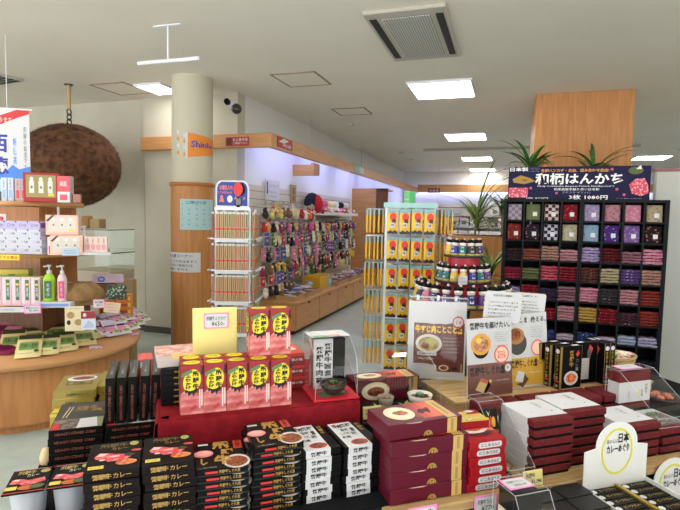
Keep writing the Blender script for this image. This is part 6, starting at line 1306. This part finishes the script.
f.lines(.6, .34, .92, .56, 5, M('poster_pale', (206, 180, 160), .5), 4, .5, seed=3); grid(.16, .31, .5, .355, WHITE, 4); f.txt('飛騨牛すじ', .19, .32, .47, .346, INK, 6).txt('180g×2個入', .18, .25, .46, .29, CREAM, 4); f.ell(.86, .745, .1, .075, M('seal_red', (200, 50, 50), .5), 4).ell(.86, .745, .08, .058, WHITE, 5).txt('うま', .8, .72, .92, .765, M('seal_red', (200, 50, 50), .5), 6, .03); f.ell(.63, .155, .09, .04, PLATE, 4).ell(.63, .155, .06, .025, BROWNF, 5).rect(.78, .13, .86, .165, COWB, 4).rect(.92, .1, .95, .21, GOLD, 4).lines(.4, .02, .9, .07, 1, M('poster_grey', (170, 168, 166), .5), 4)
part(b, 'sheet', t); b = MB(); b.add([(-w/2-.006, PZ(0, 1)-.006, ph+.004), (w/2+.006, PZ(1, 1)-.006, ph+.004), (w/2+.006, -.014-.03, ph-h*1.02), (-w/2-.006, -.014-.03, ph-h*1.02)], [(0, 1, 2, 3)], CLEAR); part(b, 'pouch', t)
# black curry boxes and basket on the second crate
def p_bc():
    w, d, h = .105, .026, .165; b = MB(); b.cbox(w, d, h, BLACK, .001); F = faces(b, w, d, h); f = F['front']; GE = M('gold_edge', (150, 124, 60), .4); f.rect(0, 0, .1, 1, MATS['gold_edge'], 1).ell(.53, .24, .32, .17, M('bowl_print', (206, 202, 204), .4), 2).ell(.53, .24, .24, .12, REDF, 3).vtxt('飛騨牛', .42, .5, .62, .9, GOLD, 3, .06).poly([(.7, .8), (.8, .9), (.88, .82), (.78, .74)], REDP, 3).vtxt('カレー', .72, .4, .84, .7, GREYP, 3)
    F['top'].rect(.6, .2, .9, .8, WHITE, 1); bk = F['back']; bk.rect(.1, .1, .62, .62, M('label_grey', (190, 186, 180), .5), 2).lines(.14, .14, .58, .58, 6, GREYP).poly([(.5, .75), (.62, .95), (.78, .85), (.66, .66)], M('pot_pink', (206, 60, 80), .5), 2).poly([(.5, .66), (.56, .85), (.7, .8), (.66, .6)], M('pot_grey', (90, 84, 84), .5), 3)
    for k in ('left', 'right'): g = F[k]; g.rect(0, 0, .1, 1, MATS['gold_edge'], 1).ell(.5, .88, .38, .055, WHITE, 2).vtxt('飛騨牛カレー', .3, .2, .7, .8, GOLD, 2, .05).rect(.1, .15, .9, .19, REDP, 2).txt('200', .2, .03, .8, .1, WHITE, 2)
    return b
PB_ = Proto(p_bc().build('black_curry_box'), 'box')
for i, (u, v, yw_, lb) in enumerate(((1.486, 1.566, 0, 'black and gold curry box facing forward, front of the group on the crate'), (1.468, 1.602, 0, 'black and gold curry box right behind the front one on the crate'), (1.451, 1.64, 0, 'black and gold curry box at the back of the group on the crate'), (1.597, 1.60, 180, 'black and gold curry box showing its grey back label on the crate'), (1.664, 1.605, 90, 'black and gold curry box turned spine forward, nearer the grey label'), (1.692, 1.605, 90, 'black and gold curry box turned spine forward, nearer the basket'))):
    PB_.put(T(u, v, CR+.0005), TA+R_(yw_), lb, 'black curry boxes on the crate')
t = empty('basket', T(1.825, 1.67, CR+.0005), TA, 'woven basket of colourful wrapped packets on the crate end', 'basket'); WK = M('wicker', (202, 178, 130), .7, kind='wave', c2=(160, 130, 84), scale=60); b = MB()
prof = [(.001, .002), (.07, .002), (.075, .02), (.085, .05), (.092, .075), (.098, .078), (.094, .082), (.086, .074), (.068, .01), (.001, .008)]; b.lathe(prof, WK, 36, sx=1.08, sy=.8)
for k in range(6):
    z = .012+.012*k; r = .074+.0033*k; b.tube([(r*1.09*math.cos(a*math.pi/14), r*.81*math.sin(a*math.pi/14), z+.002*(-1)**a) for a in range(29)], .0035, WK, 5)
part(b, 'body', t)
rr = random.Random(6); WP = [((222, 90, 80), 'red'), ((230, 226, 220), 'white'), ((90, 170, 120), 'green'), ((236, 170, 170), 'pink'), ((226, 214, 180), 'cream')]
wpr = []
for c, n_ in WP: b = MB(); b.box(-.022, -.014, 0, .022, .014, .01, M('wrap_'+n_, c, .35), .003); b.add([(-.022, -.012, .005), (-.032, -.016, .008), (-.032, .016, .003), (-.022, .012, .005)], [(0, 1, 2, 3)], MATS['wrap_'+n_]); b.add([(.022, -.012, .005), (.032, -.016, .003), (.032, .016, .008), (.022, .012, .005)], [(0, 1, 2, 3)], MATS['wrap_'+n_]); wpr.append(Proto(b.build('wrapped_packet'), 'packet'))
for i in range(26):
    a = rr.uniform(0, 6.3); q = .062*math.sqrt(rr.random()); k = rr.randrange(5); p = T(1.825+q*1.05*math.cos(a), 1.67+q*.75*math.sin(a), CR+.052+.0011*i); wpr[k].put(p, rr.uniform(0, 6), '%s wrapped packet in the woven basket' % WP[k][1], '%s wrapped packets in the basket' % WP[k][1], rx=rr.uniform(-.5, .5))
# fourth case over the dish and dark red box at the table end
EZ = TZ+.0905
b = MB(); b.box(-.19, -.01, 0, .21, .10, .090, BLACK, .002); tag(b.build('display_riser', None, T(1.78, 1.415, TZ+.0003), (0, 0, TA)), 'black riser under the acrylic case at the table end', 'riser')
t = empty('gift_carton', T(1.660, 1.44, EZ+.0003), TA, 'dark red box with white band standing in the acrylic case at the table end', 'box'); b = MB(); b.cbox(.152, .05, .142, DRED, .0015); part(b, 'box', t); b = MB(); w = .1535; b.box(-w/2, -.0258, .028, w/2, .0258, .104, WHITE); f = Face(b, (-w/2, -.0258, .028), (1, 0, 0), (0, 0, 1), w, .076); f.vtxt('飛騨牛', .82, .35, .9, .85, GREYP, 2, .03).rect(.62, .2, .66, .6, LEMON, 2).vtxt('旨煮', .7, .2, .76, .6, GREYP, 2).vtxt('天然', .3, .2, .34, .55, REDP, 2); part(b, 'paper_band', t)
case('acrylic_case', 1.577, 1.245, EZ, .166, .225, .152, [(0, 0), (0, .22), (.74, 1), (1, 1), (1, 0)], 'clear acrylic case with sloping front at the far end of the table')
t = empty('price_tag', T(1.645, 1.44, EZ+.1535), TA, 'pink bordered price tag lying on the acrylic case at the table end', 'price tag'); b = MB(); w, h = .1, .05; b.box(-w/2, -h/2, 0, w/2, h/2, .002, PINKL, .0006); f = Face(b, (-w/2, -h/2, .002), (1, 0, 0), (0, 1, 0), w, h); f.rrect(.05, .08, .95, .92, .09, WHITE, 1).lines(.12, .3, .85, .8, 1, GREYP, 2); part(b, 'card', t)
t = empty('food_plate', T(1.86, 1.465, EZ+.0003), TA, 'dark plate of grilled beef beside the banded box at the table end', 'plate'); b = MB(); b.lathe([(.001, .004), (.05, .004), (.062, .014), (.064, .014), (.05, 0), (.001, 0)], M('dark_plate', (50, 46, 44), .35), 28); part(b, 'plate', t)
for i in range(5): a = i*1.26; b = MB(); b.ball((.03*math.cos(a), .03*math.sin(a), .014), .016, M('grilled', (150, 70, 40), .4, kind='noise', c2=(210, 110, 70), scale=50), 10, .6); part(b, 'beef_piece', t)
t = empty('sample_dish', T(1.66, 1.31, EZ+.0005), TA, 'clear flat dish of minced food in front of the banded box at the table end', 'dish'); b = MB(); b.box(-.06, -.045, 0, .06, .045, .003, GREYP, .001); b.box(-.06, -.045, .003, .06, -.043, .014, CLEAR); b.box(-.06, .043, .003, .06, .045, .014, CLEAR); part(b, 'tray', t); b = MB(); b.ball((0, 0, .004), .035, M('minced', (86, 80, 70), .6, kind='noise', c2=(130, 120, 104), scale=90), 16, .25, 1.3, .9); part(b, 'food', t); b = MB(); [b.ball((-.03+.012*k, .02, .012), .008, GREENP, 6) for k in range(4)]; part(b, 'garnish', t)
b = MB(); b.cbox(.13, .1, .05, DRED, .002); f = Face(b, (-.065, -.05, .05), (1, 0, 0), (0, 1, 0), .13, .1); f.rect(.3, .1, 1, .9, WHITE); tag(b.build('gift_carton', None, T(2.02, 1.48, TZ+.0003), (0, 0, TA)), 'dark red box with white label at the extreme table end', 'box'); bpy.data.objects[-1] if False else None
# ------------------------------------------------------------------ lower table: standees, trays, black boxes, near case
LT = .6005
def standee(u, v, label, lz):
    t = empty('curry_display_box', T(u, v, lz), TA+R_(-1), label, 'display box'); w, d, h = .245, .2, .108; CB = M('display_white', (228, 228, 224), .5); b = MB()
    b.box(-w/2, -d, 0, w/2, 0, .004, CB); b.box(-w/2, -d, 0, w/2, -d+.003, h-.02, CB); b.box(-w/2, -d, 0, -w/2+.003, 0, h, CB); b.box(w/2-.003, -d, 0, w/2, 0, h, CB); f = Face(b, (-w/2, -d, 0), (1, 0, 0), (0, 0, 1), w, h-.02); f.poly([(.02, .4), (.06, .9), (.1, .4)], REDP).txt('日本カレーめぐり', .3, .3, .9, .7, INK, 2); part(b, 'tray', t)
    b = MB(); hb = .215; aw = .088; zc_ = .195; R0 = .088; pts = [(-w/2, 0), (w/2, 0), (w/2, hb), (aw, hb)]
    pts = [(-w/2, 0), (w/2, 0), (w/2, .214), (.08, .221)]+[(.08*math.cos(R_(a)), .227+.069*math.sin(R_(a))) for a in range(0, 181, 12)]+[(-.08, .221), (-w/2, .214)]
    vs = [(x, 0, z) for x, z in pts]+[(x, .003, z) for x, z in pts]; n = len(pts); b.add(vs, [tuple(range(n)), tuple(range(n, 2*n))[::-1]]+[(i, n+i, n+(i+1) % n, (i+1) % n) for i in range(n)], CB)
    f = Face(b, (-w/2, 0, 0), (1, 0, 0), (0, 0, 1), w, .31); f.ring(.5, .66, .25, .235, .028, M('lime_ring', (222, 222, 60), .5), 2, 36).txt('日本', .51, .74, .68, .845, INK, 3, .05).txt('おいしい', .33, .745, .5, .79, INK, 3, .03).txt('カレーめぐり', .33, .645, .69, .73, INK, 3, .05); part(b, 'backboard', t)
    b = MB(); b.box(-.006, -d+.01, h-.016, .006, -.004, h-.004, GOLDF); part(b, 'divider', t)
    return t
def p_small():
    w, d, h = .108, .028, .094; b = MB(); b.cbox(w, d, h, BLACK, .001); F = faces(b, w, d, h); f = F['top']; f.txt('ビーフカレー', .34, .35, .92, .75, M('soft_gold', (180, 150, 80), .5), 2, .03).ell(.14, .5, .085, .34, WHITE, 2); F['front'].rect(0, .93, 1, .97, GOLDF, 1).txt('飛騨牛カレー', .2, .6, .8, .85, GOLD, 2); return b
PSM = Proto(p_small().build('small_curry_box'), 'box')
for si, (u, v, lab, sl) in enumerate(((1.310, 1.165, 'white card standee tray with yellow ring in front of the dark red piles', 'the standee tray by the black boxes'), (1.572, 1.178, 'white card standee tray with yellow ring at the very corner of the table', 'the corner standee tray'))):
    lz = (LT, .4455)[si]; standee(u, v, lab, lz)
    for c in range(2):
        for r in range(6):
            q = Vector((-.0615+.123*c, -.020-.0305*r)); a = R_(-1); PSM.put(T(u+q.x*math.cos(a)-q.y*math.sin(a), v+q.x*math.sin(a)+q.y*math.cos(a), lz+.0045), TA+a, 'small curry box in %s, %s column, %s row' % (sl, ORD[c], ORD[r]), 'small curry boxes in %s' % sl)
def p_blk():
    w, d, h = .094, .062, .138; b = MB(); b.cbox(w, d, h, M('plain_black', (15, 15, 17), .5), .0015); F = faces(b, w, d, h); F['front'].rect(.06, .1, .94, .72, CREAM, 1).vtxt('飛騨牛', .8, .15, .9, .65, INK, 2, .03).rect(.6, .2, .64, .6, REDP, 2); return b
PBK = Proto(p_blk().build('black_gift_box'), 'box')
for i in range(2):
    for j in range(3): PBK.put(T(.985+.1*i+.008*j, .985+.068*j, LT), TA+R_((1, -1, .5)[j]), 'plain black gift box before the standee, %s column, %s row' % (ORD[i], ('front', 'middle', 'back')[j]), 'plain black gift boxes on the low table')
t = empty('gift_carton', T(.885, 1.075, LT), TA, 'black box with cream band standing inside the nearest acrylic case', 'box'); b = MB(); b.cbox(.092, .06, .197, M('plain_black', (15, 15, 17), .5), .0015); part(b, 'box', t); b = MB(); b.box(-.0466, -.0308, .0, .0466, .0308, .15, CREAM); f = Face(b, (-.0466, -.0308, 0), (1, 0, 0), (0, 0, 1), .093, .15); f.vtxt('飛騨牛', .8, .3, .92, .9, INK, 2, .05).ell(.68, .7, .04, .04, M('red_seal', (220, 120, 110), .5), 2); part(b, 'paper_band', t)
case('acrylic_case', .832, .995, LT, .106, .125, .211, [(0, 0), (0, .7), (.28, 1), (1, 1), (1, 0)], 'nearest clear acrylic case over the black cream-banded box')
t = empty('price_tag', T(.873, 1.078, LT+.2125), TA, 'pink bordered price tag lying on the nearest acrylic case', 'price tag'); b = MB(); w, h = .075, .05; b.box(-w/2, -h/2, 0, w/2, h/2, .002, PINKL, .0006); f = Face(b, (-w/2, -h/2, .002), (1, 0, 0), (0, 1, 0), w, h); f.rrect(.05, .08, .95, .92, .09, WHITE, 1).txt('飛騨牛カレー', .14, .5, .86, .75, GREYP, 2).txt('¥864', .3, .18, .8, .42, GREYP, 2); part(b, 'card', t)
# ------------------------------------------------------------------ kinds that found no place
for pr in Proto.every:
    if not pr.used:
        for ch in list(pr.o.children): bpy.data.objects.remove(ch)
        bpy.data.objects.remove(pr.o)
